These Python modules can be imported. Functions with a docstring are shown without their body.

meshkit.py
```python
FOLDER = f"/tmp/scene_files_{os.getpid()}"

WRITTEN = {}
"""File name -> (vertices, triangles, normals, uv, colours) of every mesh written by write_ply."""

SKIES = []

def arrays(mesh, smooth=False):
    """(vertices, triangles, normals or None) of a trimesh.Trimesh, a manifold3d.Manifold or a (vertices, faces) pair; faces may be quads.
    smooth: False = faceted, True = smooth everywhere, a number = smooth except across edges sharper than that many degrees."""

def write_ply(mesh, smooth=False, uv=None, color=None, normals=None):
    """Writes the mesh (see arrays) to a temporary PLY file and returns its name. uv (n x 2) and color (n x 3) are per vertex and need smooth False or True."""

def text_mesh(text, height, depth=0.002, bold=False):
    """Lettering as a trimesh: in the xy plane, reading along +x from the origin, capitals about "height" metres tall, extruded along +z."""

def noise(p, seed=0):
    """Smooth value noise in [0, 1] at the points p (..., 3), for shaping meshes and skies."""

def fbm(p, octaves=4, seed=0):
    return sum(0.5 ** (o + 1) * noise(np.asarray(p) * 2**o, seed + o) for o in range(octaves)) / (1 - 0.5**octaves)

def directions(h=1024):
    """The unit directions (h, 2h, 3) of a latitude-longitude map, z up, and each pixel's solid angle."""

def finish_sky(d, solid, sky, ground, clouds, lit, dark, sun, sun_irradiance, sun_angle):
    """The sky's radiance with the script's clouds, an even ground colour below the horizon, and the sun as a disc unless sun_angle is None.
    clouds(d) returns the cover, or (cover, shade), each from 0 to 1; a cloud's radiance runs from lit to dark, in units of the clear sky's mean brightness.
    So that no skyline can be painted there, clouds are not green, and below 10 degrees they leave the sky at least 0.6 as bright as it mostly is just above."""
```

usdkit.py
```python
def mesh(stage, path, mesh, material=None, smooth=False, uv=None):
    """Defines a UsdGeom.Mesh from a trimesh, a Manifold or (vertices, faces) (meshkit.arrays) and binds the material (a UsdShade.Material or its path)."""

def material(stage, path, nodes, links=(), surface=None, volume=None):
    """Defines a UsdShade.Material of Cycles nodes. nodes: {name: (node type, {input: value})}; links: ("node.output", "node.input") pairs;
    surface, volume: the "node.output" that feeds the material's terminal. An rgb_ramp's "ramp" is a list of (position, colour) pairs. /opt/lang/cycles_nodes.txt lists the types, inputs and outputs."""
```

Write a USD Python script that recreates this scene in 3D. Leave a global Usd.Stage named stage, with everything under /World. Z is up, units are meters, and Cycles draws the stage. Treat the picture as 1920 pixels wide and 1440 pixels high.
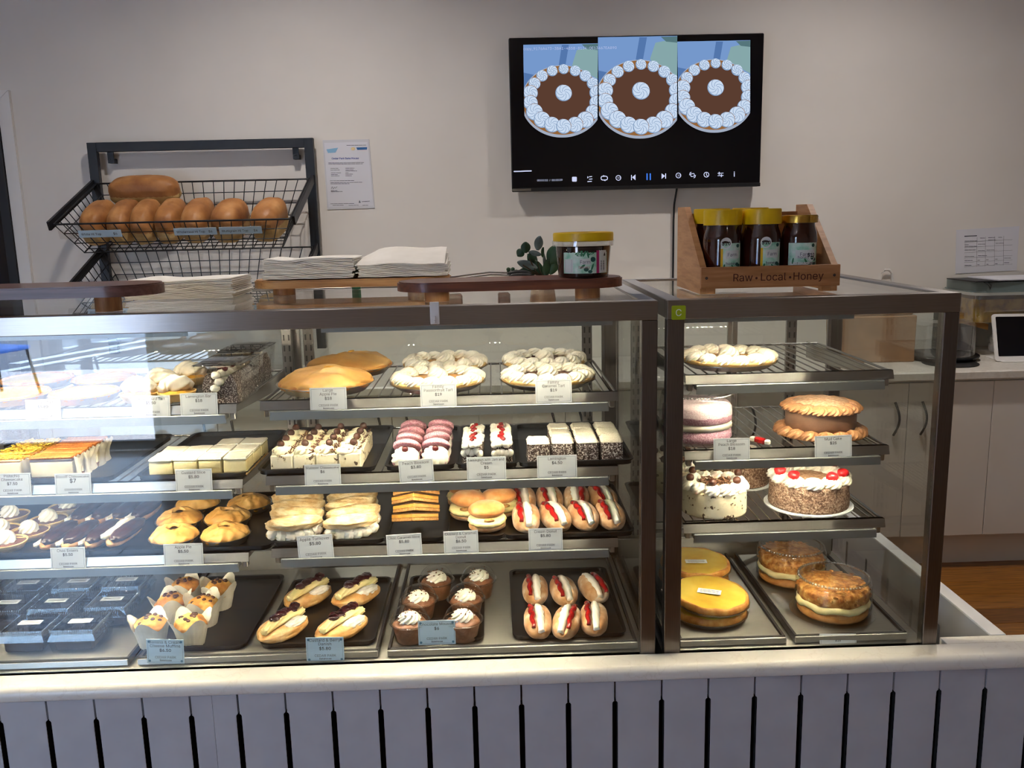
import math, re, random
import numpy as np, trimesh, shapely
import shapely.geometry as sg, shapely.affinity as sa
from shapely.ops import unary_union
import usdkit, meshkit
from pxr import Usd, UsdGeom, UsdLux, UsdShade, Sdf, Gf
pi, cos, sin = math.pi, math.cos, math.sin
rnd = random.Random(7)
stage = Usd.Stage.CreateInMemory()
UsdGeom.SetStageUpAxis(stage, 'Z')
UsdGeom.SetStageMetersPerUnit(stage, 1.0)
UsdGeom.Xform.Define(stage, '/World')
UsdGeom.Scope.Define(stage, '/World/Looks')

# ------------------------------------------------------------------ camera, sky, sun, exposure
FPX, EYE = 1650.0, np.array([0, 0, 1.52])
PITCH, YAW, ROLL = np.radians([10.68, 1.15, -1.36])
EXPOSURE = 0.0
fwd = np.array([sin(YAW) * cos(PITCH), cos(YAW) * cos(PITCH), -sin(PITCH)])
_r = np.array([cos(YAW), -sin(YAW), 0.0]); _u = np.cross(_r, fwd)
rgt = cos(ROLL) * _r + sin(ROLL) * _u
upv = -sin(ROLL) * _r + cos(ROLL) * _u
cam = UsdGeom.Camera.Define(stage, '/World/camera')
cam.CreateHorizontalApertureAttr(36.0); cam.CreateVerticalApertureAttr(27.0)
cam.CreateFocalLengthAttr(36.0 * FPX / 1920)
cam.CreateClippingRangeAttr(Gf.Vec2f(0.05, 200.0))
cam.CreateExposureAttr(EXPOSURE)
_m = np.eye(4); _m[:3, 0], _m[:3, 1], _m[:3, 2], _m[:3, 3] = rgt, upv, -fwd, EYE
cam.AddTransformOp().Set(Gf.Matrix4d(*_m.T.flatten().tolist()))

dome = UsdLux.DomeLight.Define(stage, '/World/sky')
sky_mat = usdkit.material(stage, '/World/Looks/sky_light', {
    'c': ('texture_coordinate', {}), 's': ('separate_xyz', {}),
    'r': ('rgb_ramp', {'ramp': [(0, (.20, .22, .25)), (.49, (.25, .28, .32)), (.5, (.80, .95, 1.15)), (.62, (.55, .80, 1.2)), (1, (.25, .5, 1.05))]}),
    'mp': ('math', {'math_type': 'multiply_add', 'value2': .5, 'value3': .5}),
    'b': ('background_shader', {'strength': 13.0})},
    [('c.generated', 's.vector'), ('s.z', 'mp.value1'), ('mp.value', 'r.fac'), ('r.color', 'b.color')], surface='b.background')
UsdShade.MaterialBindingAPI.Apply(dome.GetPrim()).Bind(sky_mat)
sun = UsdLux.DistantLight.Define(stage, '/World/sun')
sun.CreateIntensityAttr(9.0); sun.CreateNormalizeAttr(True); sun.CreateAngleAttr(0.53); sun.CreateColorAttr(Gf.Vec3f(1.0, .93, .82))
_z = np.array([.62, -.22, .75]); _z /= np.linalg.norm(_z); _x = np.cross([0, 0, 1.0], _z); _x /= np.linalg.norm(_x); _y = np.cross(_z, _x)
_sm = Gf.Matrix4d(*np.block([[np.stack([_x, _y, _z]), np.zeros((3, 1))], [np.zeros((1, 3)), np.ones((1, 1))]]).flatten().tolist())
sun.AddTransformOp().Set(_sm)

# ------------------------------------------------------------------ pixel -> place on a real plane
def ray(px, py): return fwd + (px - 960) / FPX * rgt - (py - 720) / FPX * upv
def PY(px, py, y): d = ray(px, py); return EYE + d * ((y - EYE[1]) / d[1])
def PZ(px, py, z): d = ray(px, py); return EYE + d * ((z - EYE[2]) / d[2])

# ------------------------------------------------------------------ usd helpers
used = {}
def numbered(path):
    n = used.get(path, 0); used[path] = n + 1
    return path if n == 0 else '%s_%03d' % (path, n)
def T(x=0, y=0, z=0, rz=0, rx=0, ry=0, s=1):
    a, b, c = np.radians([rx, ry, rz])
    X = np.array([[1, 0, 0], [0, cos(a), -sin(a)], [0, sin(a), cos(a)]])
    Yr = np.array([[cos(b), 0, sin(b)], [0, 1, 0], [-sin(b), 0, cos(b)]])
    Zr = np.array([[cos(c), -sin(c), 0], [sin(c), cos(c), 0], [0, 0, 1]])
    M = np.eye(4); M[:3, :3] = Zr @ Yr @ X * (np.array(s) if np.ndim(s) else s); M[:3, 3] = (x, y, z)
    return M
def gm(M): return Gf.Matrix4d(*np.asarray(M).T.flatten().tolist())
LABELS = {}
def meta(p, label=None, cat=None, group=None, kind=None):
    for k, v in (('label', label), ('category', cat), ('group', group), ('kind', kind)):
        if v: p.SetCustomDataByKey(k, v)
def thing(name, label, cat, M=None, group=None, kind=None):
    x = UsdGeom.Xform.Define(stage, numbered('/World/' + name))
    x.AddTransformOp().Set(gm(np.eye(4) if M is None else M))
    meta(x.GetPrim(), label, cat, group, kind)
    return x.GetPrim()
def part(parent, name, mesh, mat, smooth=35, label=None, kind=None):
    base = '/World' if parent is None else str(parent.GetPath())
    u, inv = np.unique(np.asarray(mesh[1]), return_inverse=True)
    if len(u) < len(mesh[0]): mesh = (np.asarray(mesh[0])[u], inv.reshape(np.shape(mesh[1])))
    m = usdkit.mesh(stage, numbered(base + '/' + name), mesh, mat, smooth)
    meta(m.GetPrim(), label=label, kind=kind)
    return m.GetPrim()
def solo(name, mesh, mat, label, cat, smooth=35, group=None, kind=None):
    p = part(None, name, mesh, mat, smooth); meta(p, label, cat, group, kind); return p
def struct(name, mesh, mat, smooth=False):
    p = part(None, name, mesh, mat, smooth); meta(p, kind='structure'); return p
def sthing(name, M=None):
    return thing(name, None, None, M, kind='structure')
def copy(src, M, label, group=None):
    x = UsdGeom.Xform.Define(stage, numbered(re.sub(r'_\d{3}$', '', str(src.GetPath()))))
    x.AddTransformOp().Set(gm(M)); p = x.GetPrim()
    meta(p, label, src.GetCustomDataByKey('category'), group or src.GetCustomDataByKey('group'))
    p.GetReferences().AddInternalReference(src.GetPath()); p.SetInstanceable(True)
    return p
def setM(p, M): p.GetAttribute('xformOp:transform').Set(gm(M))
class Kind:
    """one kind of thing: the builder runs once per variant, later placements are copies"""
    def __init__(s, build, variants=1): s.b, s.n, s.src, s.i = build, variants, {}, 0
    def put(s, M, label, group=None, v=None):
        k = s.i % s.n if v is None else v; s.i += 1
        if k not in s.src:
            p = s.b(label, k); setM(p, M); s.src[k] = p
            if group: meta(p, group=group)
            return p
        return copy(s.src[k], M, label, group)

# ------------------------------------------------------------------ mesh helpers: (vertices, triangles)
def xf(m, M): return (np.asarray(m[0]) @ np.asarray(M)[:3, :3].T + np.asarray(M)[:3, 3], m[1])
def join(*ms):
    ms = [m for q in ms for m in (q if isinstance(q, list) else [q])]
    vs, fs, n = [], [], 0
    for v, f in ms:
        vs.append(v); fs.append(np.asarray(f) + n); n += len(v)
    return np.vstack(vs), np.vstack(fs)
def tm(t): return np.array(t.vertices), np.array(t.faces)
def hull(p):
    h = trimesh.convex.convex_hull(np.asarray(p, float)); return tm(h)
def box(cx, cy, cz, sx, sy, sz, b=0.0):
    h = np.array([sx, sy, sz]) / 2
    if b <= 0:
        v = np.array([[x, y, z] for x in (-1, 1) for y in (-1, 1) for z in (-1, 1)]) * h + (cx, cy, cz)
        f = np.array([[0, 1, 3], [0, 3, 2], [4, 6, 7], [4, 7, 5], [0, 4, 5], [0, 5, 1], [2, 3, 7], [2, 7, 6], [0, 2, 6], [0, 6, 4], [1, 5, 7], [1, 7, 3]])
        return v, f
    b = min(b, h.min() * .95)
    p = []
    for s in np.ndindex(2, 2, 2):
        s = np.array(s) * 2 - 1
        for k in range(3):
            q = h - b; q[k] = h[k]; p.append(s * q + (cx, cy, cz))
    return hull(p)
def bx(x0, x1, y0, y1, z0, z1, b=0.0): return box((x0 + x1) / 2, (y0 + y1) / 2, (z0 + z1) / 2, abs(x1 - x0), abs(y1 - y0), abs(z1 - z0), b)
def rot_grid(P, closed_u=True):
    """P (rows, cols, 3); cols wrap round"""
    r, c = P.shape[:2]; i, j = np.meshgrid(np.arange(r - 1), np.arange(c if closed_u else c - 1), indexing='ij')
    a, b = i * c + j, i * c + (j + 1) % c
    q = np.stack([a, b, b + c, a + c], -1).reshape(-1, 4)
    return P.reshape(-1, 3), np.vstack([q[:, [0, 1, 2]], q[:, [0, 2, 3]]])
def lathe(prof, n=40, fn=None, sx=1.0, sy=1.0):
    """profile of (r, z) from bottom to top, outside facing out"""
    pr = np.array(prof, float); th = np.arange(n) * 2 * pi / n
    r = np.repeat(pr[:, :1], n, 1); z = np.repeat(pr[:, 1:], n, 1); t = np.repeat(th[None], len(pr), 0)
    if fn: r, z = fn(t, r, z)
    return rot_grid(np.stack([r * np.cos(t) * sx, r * np.sin(t) * sy, z + 0 * r], -1))
def arc(cx, cz, r, a0, a1, n=6, rz=None):
    rz = r if rz is None else rz
    return [(cx + r * cos(math.radians(a0 + (a1 - a0) * k / n)), cz + rz * sin(math.radians(a0 + (a1 - a0) * k / n))) for k in range(n + 1)]
def tube(path, rad, sides=6, lobes=0, amp=0.0, twist=0.0, flat=1.0, cap=True):
    p = np.array(path, float); n = len(p)
    t = np.gradient(p, axis=0); t /= np.linalg.norm(t, axis=1, keepdims=True) + 1e-12
    a = np.cross(t, np.where(np.abs(t[:, 2:]) < .9, [0, 0, 1.0], [1.0, 0, 0])); a /= np.linalg.norm(a, axis=1, keepdims=True) + 1e-12
    b = np.cross(a, t)
    g = np.arange(sides) * 2 * pi / sides
    R = np.broadcast_to(np.asarray(rad, float), (n,))[:, None] * (1 + (amp * np.cos(lobes * g[None] + twist * np.arange(n)[:, None]) if lobes else 0))
    P = p[:, None] + (R * np.cos(g))[..., None] * a[:, None] - (R * np.sin(g) * flat)[..., None] * b[:, None]
    v, f = rot_grid(P)
    if cap:
        m = len(v); v = np.vstack([v, p[:1], p[-1:]])
        k = np.arange(sides); e = (n - 1) * sides
        f = np.vstack([f, np.stack([(k + 1) % sides, k, np.full(sides, m)], 1), np.stack([e + k, e + (k + 1) % sides, np.full(sides, m + 1)], 1)])
    return v, f
def rod(a, b, r, sides=6): return tube(np.array([a, b]), r, sides)
_ico = {}
def ball(c=(0, 0, 0), r=(1, 1, 1), sub=2, amp=0.0, freq=3.0, seed=0, power=2.0):
    if sub not in _ico: _ico[sub] = tm(trimesh.creation.icosphere(sub))
    v, f = _ico[sub]; v = v.copy()
    if power != 2.0: v = v / ((np.abs(v) ** power).sum(1) ** (1 / power))[:, None]
    if amp: v = v * (1 + amp * (meshkit.fbm(v * freq + 17.3 * seed + 50, 3, seed) - .5) * 2)[:, None]
    return v * np.array(r if np.ndim(r) else (r,) * 3) + c, f
def disp(m, amp, freq, seed=0):
    """roughen a mesh along its normals"""
    v, f, n = meshkit.arrays((m[0], m[1]), True)
    return v + n * ((meshkit.fbm(v * freq + 31.7 * seed + 60, 3, seed) - .5) * 2 * amp)[:, None], f
def sub(m, n=1):
    v, f = m
    for _ in range(n): v, f = trimesh.remesh.subdivide(v, f)
    return v, f
def extr(poly, h):
    gs = getattr(poly, 'geoms', [poly]); out = []
    for g in gs:
        if g.geom_type == 'Polygon' and g.area > 1e-12: out.append(tm(trimesh.creation.extrude_polygon(g, h, engine='earcut')))
    return join(*out)
def plate(poly, h, M): return xf(extr(poly, h), M)
FRONT = np.array([[1, 0, 0, 0], [0, 0, -1, 0], [0, 1, 0, 0], [0, 0, 0, 1.0]])   # xy drawing -> xz wall facing -y, extruded towards the viewer
def front(x, y, z): M = FRONT.copy(); M[:3, 3] = (x, y, z); return M
_txt = {}
def text(s, h, depth=.0004, bold=False, center=True):
    k = (s, bold)
    if k not in _txt: _txt[k] = tm(meshkit.text_mesh(s, 1.0, 1.0, bold))
    v, f = _txt[k]; v = v * (h, h, depth)
    if center: v = v - ((v[:, 0].min() + v[:, 0].max()) / 2, 0, 0)
    return v, f
def rosette(R, H, k=8, tw=1.6, amp=.13, n=40, rows=11, tip=.06, seed=0):
    """piped cream: a twisted, lobed mound with a tip"""
    t = np.linspace(0, 1, rows)
    pr = [(R * .80, 0)] + [(R * (1 - .16 * (2 * q - .45) ** 2 if q < .45 else max(tip, (1 - .0) * math.sqrt(max(0, 1 - ((q - .3) / .7) ** 1.6)))), H * q) for q in t]
    pr[-1] = (R * tip * .2, H)
    def fn(th, r, z): return r * (1 + amp * np.cos(k * (th - tw * z / H))), z
    return lathe(pr, n, fn)
def rope(path, r, k=6, amp=.22, tw=.5, sides=22, flat=1.0):
    return tube(path, r, sides, k, amp, tw, flat)
def line(a, b, n): return np.linspace(np.array(a, float), np.array(b, float), n)
def rrect(w, h, r, seg=4):
    return sg.box(-w / 2 + r, -h / 2 + r, w / 2 - r, h / 2 - r).buffer(r, seg)

# ------------------------------------------------------------------ materials
def C(h):
    h = h.lstrip('#'); c = np.array([int(h[i:i + 2], 16) / 255 for i in (0, 2, 4)])
    return tuple(np.where(c <= .04045, c / 12.92, ((c + .055) / 1.055) ** 2.4))
MATS = {}
def mk(name, cols, rough=.5, scale=30.0, detail=4.0, bump=0.0, bscale=None, metal=0.0, spec=.5, coat=0.0, sss=0.0, sheen=0.0, stretch=(1, 1, 1), tex='noise', bdist=.002, thr=None, aniso=0.0, trans=0.0, ior=1.5, nrough=.5, tangent=None):
    """procedural material; cols is one colour or ramp stops [(position, '#hex'), ...] over a noise"""
    n = {'p': ('principled_bsdf', {'roughness': rough, 'metallic': metal, 'specular_ior_level': spec, 'coat_weight': coat, 'ior': ior})}
    p = n['p'][1]; L = []
    if sss: p.update(subsurface_weight=sss, subsurface_radius=(1.0, .6, .35), subsurface_scale=.004)
    if sheen: p.update(sheen_weight=sheen)
    if trans: p.update(transmission_weight=trans)
    if aniso: p.update(anisotropic=aniso)
    tex_on = not isinstance(cols, str)
    if tex_on or bump:
        n.update({'tc': ('texture_coordinate', {}), 'oi': ('object_info', {}), 'cx': ('combine_xyz', {}), 'ad': ('vector_math', {'math_type': 'multiply_add', 'vector2': (3.1, 5.3, 2.7)}),
                  'mp': ('mapping', {'scale': tuple(scale * s for s in stretch)})})
        L += [('oi.random', 'cx.x'), ('oi.random', 'cx.y'), ('oi.random', 'cx.z'), ('cx.vector', 'ad.vector1'), ('tc.object', 'ad.vector3'), ('ad.vector', 'mp.vector')]
    if tex_on:
        if tex == 'voronoi': n['t'] = ('voronoi_texture', {'scale': 1.0}); src = 't.distance'
        elif tex == 'cell': n['t'] = ('voronoi_texture', {'scale': 1.0}); n['bw'] = ('rgb_to_bw', {}); L.append(('t.color', 'bw.color')); src = 'bw.val'
        elif tex == 'wave': n['t'] = ('wave_texture', {'scale': 1.0, 'distortion': 5.0, 'detail': 3.0, 'detail_scale': 1.5}); src = 't.fac'
        else: n['t'] = ('noise_texture', {'scale': 1.0, 'detail': detail, 'roughness': nrough}); src = 't.fac'
        n['r'] = ('rgb_ramp', {'ramp': [(a, C(c)) for a, c in cols]})
        L += [('mp.vector', 't.vector'), (src, 'r.fac'), ('r.color', 'p.base_color')]
    else: p['base_color'] = C(cols)
    if bump:
        n['bt'] = ('noise_texture', {'scale': (bscale or scale) / scale, 'detail': 5.0}); n['b'] = ('bump', {'strength': bump, 'distance': bdist})
        L += [('mp.vector', 'bt.vector'), ('bt.fac', 'b.height'), ('b.normal', 'p.normal')]
    if tangent:
        n['tg'] = ('combine_xyz', dict(zip('xyz', map(float, tangent)))); L.append(('tg.vector', 'p.tangent'))
    m = usdkit.material(stage, '/World/Looks/' + name, n, L, surface='p.BSDF'); MATS[name] = m
    return m
def emit(name, col, strength):
    m = usdkit.material(stage, '/World/Looks/' + name, {'e': ('emission', {'color': C(col) if isinstance(col, str) else col, 'strength': strength})}, [], surface='e.emission'); MATS[name] = m; return m
def pane(name, tint='#ffffff', r0=.04, rough=0.0, gain=.96):
    """clear sheet: lets light through, mirrors more at a grazing angle (Schlick)"""
    m = usdkit.material(stage, '/World/Looks/' + name, {
        'lw': ('layer_weight', {'blend': .5}), 'pw': ('math', {'math_type': 'power', 'value2': 5.0}),
        'ma': ('math', {'math_type': 'multiply_add', 'value2': gain, 'value3': r0, 'use_clamp': True}),
        't': ('transparent_bsdf', {'color': C(tint)}), 'g': ('glossy_bsdf', {'color': (1, 1, 1), 'roughness': rough}), 'mx': ('mix_closure', {})},
        [('lw.facing', 'pw.value1'), ('pw.value', 'ma.value1'), ('ma.value', 'mx.fac'), ('t.BSDF', 'mx.closure1'), ('g.BSDF', 'mx.closure2')], surface='mx.closure')
    MATS[name] = m; return m
# ------------------------------------------------------------------ looks of the room
m_wall = mk('wall_paint', [(.3, '#dfdad4'), (.7, '#e4dfd9')], .75, 3, bump=.05, bscale=300, bdist=.001)
m_ceil = mk('ceiling_paint', '#e9e6e1', .85)
m_trim = mk('trim_paint', '#e6e4e2', .45)
m_white = mk('white_laminate', [(.3, '#d9d3cb'), (.7, '#ddd7cf')], .4, 5)
m_board = mk('board_paint', [(.35, '#b2b1b5'), (.65, '#b9b8bb')], .42, 12)
m_mdf = mk('raw_board_edge', [(.3, '#4a3a31'), (.7, '#6b5446')], .8, 80)
m_dark = mk('dark_backing', '#0d0c0b', .85)
m_stone = mk('engineered_stone', [(.0, '#e2dcd0'), (.485, '#e4ded3'), (.5, '#dcd4c8'), (.515, '#e4ded3'), (1, '#e6e1d7')], .28, 14, 6, spec=.5)
m_bench = mk('pale_benchtop', [(.3, '#cfc9c0'), (.5, '#d8d3ca'), (.7, '#cbc4ba')], .35, 40)
m_steel = mk('brushed_steel', [(.3, '#a09c99'), (.7, '#aeaaa7')], .31, 40, 4, metal=1.0, stretch=(.25, 30, 30), aniso=.9, tangent=(0, 0, 1))
m_post = mk('satin_steel_post', [(.3, '#77706a'), (.7, '#857d77')], .3, 40, 4, metal=1.0, stretch=(30, 30, .4))
m_lip = mk('steel_lip', [(.3, '#b9b6b0'), (.7, '#c5c2bd')], .29, 60, 4, metal=1.0, stretch=(.5, 40, 40), aniso=1.0, tangent=(0, 0, 1))
m_deck = mk('brushed_deck', [(.3, '#8f8c85'), (.7, '#9c9992')], .40, 60, 4, metal=1.0, stretch=(.5, 40, 40), aniso=.9, tangent=(0, 1, 0))
m_wire = mk('bright_wire', '#c9c7c3', .25, metal=1.0)
m_housing = mk('lamp_housing', '#8f9290', .4, metal=.6)
m_gasket = mk('black_gasket', '#15151a', .5)
m_black = mk('black_powdercoat', [(.3, '#14161b'), (.7, '#1b1d22')], .42, 60, bump=.1, bscale=400)
m_blackplastic = mk('black_plastic', '#0e0f12', .28)
m_rubber = mk('dark_rubber', '#17181a', .6)
m_glass = pane('cabinet_glass', '#fafcfb', .045)
m_doorglass = pane('rear_door_glass', '#f4f7f5', .05)
m_tint = mk('dark_door_glass', '#10131c', .06, spec=.8)
m_floor = [mk('floor_timber_%d' % k, [(.2, a), (.5, b), (.8, c)], .3, 9, 6, stretch=(1, 12, 12), coat=.25) for k, (a, b, c) in enumerate([('#50300f', '#80501a', '#9a6424'), ('#5f3a14', '#8c5a20', '#a9702c'), ('#44280d', '#6c4214', '#87561b')])]
m_led = emit('led_chip', (1.0, .86, .63), 950.0)
m_led2 = emit('shelf_led_chip', (1.0, .86, .63), 720.0)
m_lamp = emit('downlight_lens', (1.0, .92, .85), 1250.0)
m_lamp2 = emit('dim_downlight_lens', (1.0, .92, .85), 180.0)
m_pave = mk('paving_concrete', [(.35, '#8d8a88'), (.5, '#c5c0bc'), (.65, '#e0dcd8')], .8, 60, 6)
m_road = mk('asphalt', [(.3, '#5c6066'), (.7, '#74787e')], .85, 60, 6)
m_linepaint = mk('road_paint', '#dfe3e6', .7)
m_build = mk('sunny_render', [(.3, '#b9b2a6'), (.7, '#c9c2b5')], .8, 4)

# ------------------------------------------------------------------ numbers of the room
YG, ZL = 1.85, .538           # front glass plane, ledge top
YW = 4.10                     # back wall
YF = -2.25                    # shop front behind the viewer
CEIL = 3.0
LX0, LX1, RX0, RX1 = -1.46, .349, .369, .996      # the two cabinets
YR = 2.50
ZT = 1.342                    # cabinet top

# ------------------------------------------------------------------ shell
fl = sthing('floor')
part(fl, 'subfloor', bx(-6, 4.2, YF, YW, -.06, -.012), m_dark, False)
k = 0
for r in range(int((YW - YF) / .125) + 1):
    y0 = YF + r * .125; x = -6 - rnd.random() * 1.2
    near = y0 > 2.3
    while x < 4.2:
        L = 2.0 + rnd.random() * .9
        a, b = max(x, -6), min(x + L, 4.2)
        if b - a > .05 and (not near or True):
            part(fl, 'plank', bx(a + .0008, b - .0008, y0 + .0008, min(y0 + .1242, YW), -.012, 0, .0012), m_floor[rnd.randrange(3)], False); k += 1
        x += L
struct('wall_back', bx(-6, 4.2, YW, YW + .12, 0, CEIL), m_wall)
struct('wall_right', bx(4.2, 4.32, YF, YW, 0, CEIL), m_wall)
struct('wall_left', bx(-6.12, -6, YF, YW, 0, CEIL), m_wall)
struct('wall_front', join(bx(-2.3, 4.2, YF - .12, YF, 0, CEIL), bx(-6, -3.65, YF - .12, YF, 0, CEIL), bx(-3.65, -2.3, YF - .12, YF, 2.35, CEIL)), m_wall)
LAMPS = [(1.50, 3.0), (-.75, 3.0), (1.6, -1.3), (-1.67, -1.3), (.0, .2), (3.4, .2)]
struct('ceiling', xf(extr(sg.box(-6, YF, 4.2, YW).difference(unary_union([sg.Point(p).buffer(.0655, 12) for p in LAMPS])), .1), T(0, 0, CEIL)), m_ceil)
w1 = sthing('window_1')
part(w1, 'window_frame', join(bx(-2.36, -2.30, YF - .10, YF - .02, 0, 2.35), bx(-3.65, -3.59, YF - .10, YF - .02, 0, 2.35), bx(-3.59, -2.36, YF - .10, YF - .02, 2.29, 2.35), bx(-3.59, -2.36, YF - .08, YF - .04, 0, .06)), m_gasket, False)
# dark glazed door in the back wall, far left
d1 = sthing('door_1')
part(d1, 'door_leaf', bx(-3.0, -2.152, YW - .02, YW - .004, .01, 2.07), m_tint, False)
part(d1, 'door_stile', join(bx(-2.19, -2.152, YW - .03, YW - .004, .01, 2.07)), m_gasket, False)
t1 = sthing('trim_1')
def mitre(poly): return plate(poly, .018, front(0, YW, 0))
part(t1, 'architrave_leg', mitre(sg.Polygon([(-2.15, 0), (-2.096, 0), (-2.096, 2.122), (-2.15, 2.075)])), m_trim, False)
part(t1, 'architrave_head', mitre(sg.Polygon([(-2.151, 2.0755), (-2.097, 2.1225), (-3.06, 2.1225), (-3.0, 2.0755)])), m_trim, False)
struct('baseboard_back', bx(-2.09, -1.7, YW - .015, YW, 0, .09, .002), m_trim)

# outside the shop front: paving, road with a painted double line, a rendered building across the road
solo('footpath', bx(-24, 14, -6.0, YF - .12, -.1, -.02), m_pave, 'sunny concrete footpath outside the shop front', 'footpath', False)
solo('road', bx(-60, 40, -30, -6.0, -.14, -.06), m_road, 'grey asphalt road beyond the footpath', 'road', False)
for k, off in enumerate((0.0, .55)):
    a, b = np.array([-5.6 - off * .3, -6.25 - off * 1.1]), np.array([-3.0, -11.6 - off * 2.4])
    d = (b - a) / np.linalg.norm(b - a); nn = np.array([-d[1], d[0]]) * .07
    a, b = a - d * .0, b + d * 9
    solo('road_line', extr(sg.Polygon([a + nn, b + nn, b - nn, a - nn]), .004), m_linepaint, 'white painted road line %s' % ('nearer the kerb' if k == 0 else 'farther from the kerb'), 'road line', False)
    p = stage.GetPrimAtPath('/World/road_line' + ('' if k == 0 else '_001')); UsdGeom.Xformable(p).AddTranslateOp().Set((0, 0, -.06))
ob = thing('rendered_building', 'pale rendered building across the road', 'building', T(0, 0, 0))
part(ob, 'facade', bx(-40, 20, -36, -30, -.1, 6), m_build, False)

# ------------------------------------------------------------------ downlights
NAMES = ['above the back bench, right of the screen', 'above the back bench, left of the screen', 'behind the viewer to the right', 'behind the viewer to the left', 'above the viewer', 'at the far right of the shop']
for (x, y), w in zip(LAMPS, NAMES):
    t = thing('downlight', 'round recessed ceiling downlight ' + w, 'downlight', T(x, y, CEIL))
    part(t, 'trim_ring', lathe([(.052, .0), (.054, -.004), (.078, -.005), (.080, 0), (.0645, .0)], 32), m_trim)
    part(t, 'can', lathe([(.064, .062), (.064, 0), (.058, 0), (.052, .030), (.001, .031), (.001, .062)], 32), m_trim, False)
    part(t, 'lens', xf(lathe([(.0, 0), (.045, 0)], 24), T(0, 0, .028, rx=180)), m_lamp if y > 2 else m_lamp2, False)

# ------------------------------------------------------------------ counter front, ledge, return
cf = thing('slatted_counter', 'white slotted timber boards cladding the front of the counter', 'counter', T(0, 0, 0))
part(cf, 'backing', bx(-2.2, 1.5, 1.832, 1.85, 0, .50), m_dark, False)
P0 = -.693 - .1048 * 14
xs = [P0 + .1048 * k for k in range(35)]
def slat(x0, x1, gap_t=.0022, gap_b=.0062, zt=.4985, zs=.452):
    """board between two slot centres: full width above, rounded slots below"""
    full = sg.box(x0 + gap_t, .03, x1 - gap_t, zt)
    for c in (x0, x1):
        full = full.difference(unary_union([sg.box(c - gap_b, -.1, c + gap_b, zs - gap_b), sg.Point(c, zs - gap_b).buffer(gap_b, 5)]))
    return full
for a, b in zip(xs[:-1], xs[1:]):
    if b < -1.9 or a > 1.4: continue
    s = slat(a, b)
    js = -.6445
    pieces = [s]
    if a < js < b: pieces = [s.intersection(sg.box(-9, 0, js - .0004, 1)), s.intersection(sg.box(js + .0004, 0, 9, 1))]
    for q in pieces: part(cf, 'board', plate(q, .016, front(0, 1.816, 0)), m_board, False)
for c in xs:
    if -1.9 < c < 1.4:
        sl = unary_union([sg.box(c - .0062, .0, c + .0062, .452 - .0062), sg.Point(c, .452 - .0062).buffer(.0062, 5)])
        part(cf, 'slot_lining', plate(sl.difference(sl.buffer(-.0006)).intersection(sg.box(-9, .03, 9, 9)), .0145, front(0, 1.8158, 0)), m_dark, False)
for c in xs:
    if -1.9 < c < 1.4: part(cf, 'groove_back', bx(c - .004, c + .004, 1.8175, 1.8315, .44, .4985), m_mdf, False)
ledge_sec = sg.Polygon([(1.80, .502), (1.846, .502), (1.846, ZL), (1.80, ZL)]).union(sg.box(1.786, .516, 1.80, .524)).union(sg.Point(1.80, .520).buffer(.0185, 8)).intersection(sg.box(1.7, .502, 2, ZL))
ledge = thing('counter_ledge', 'pale stone ledge with a rounded front edge below the cabinets', 'counter top', T(0, 0, 0))
def sweep_x(poly, x0, x1):
    v, f = extr(poly, x1 - x0); return np.stack([v[:, 2] + x0, v[:, 0], v[:, 1]], 1), f
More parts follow.
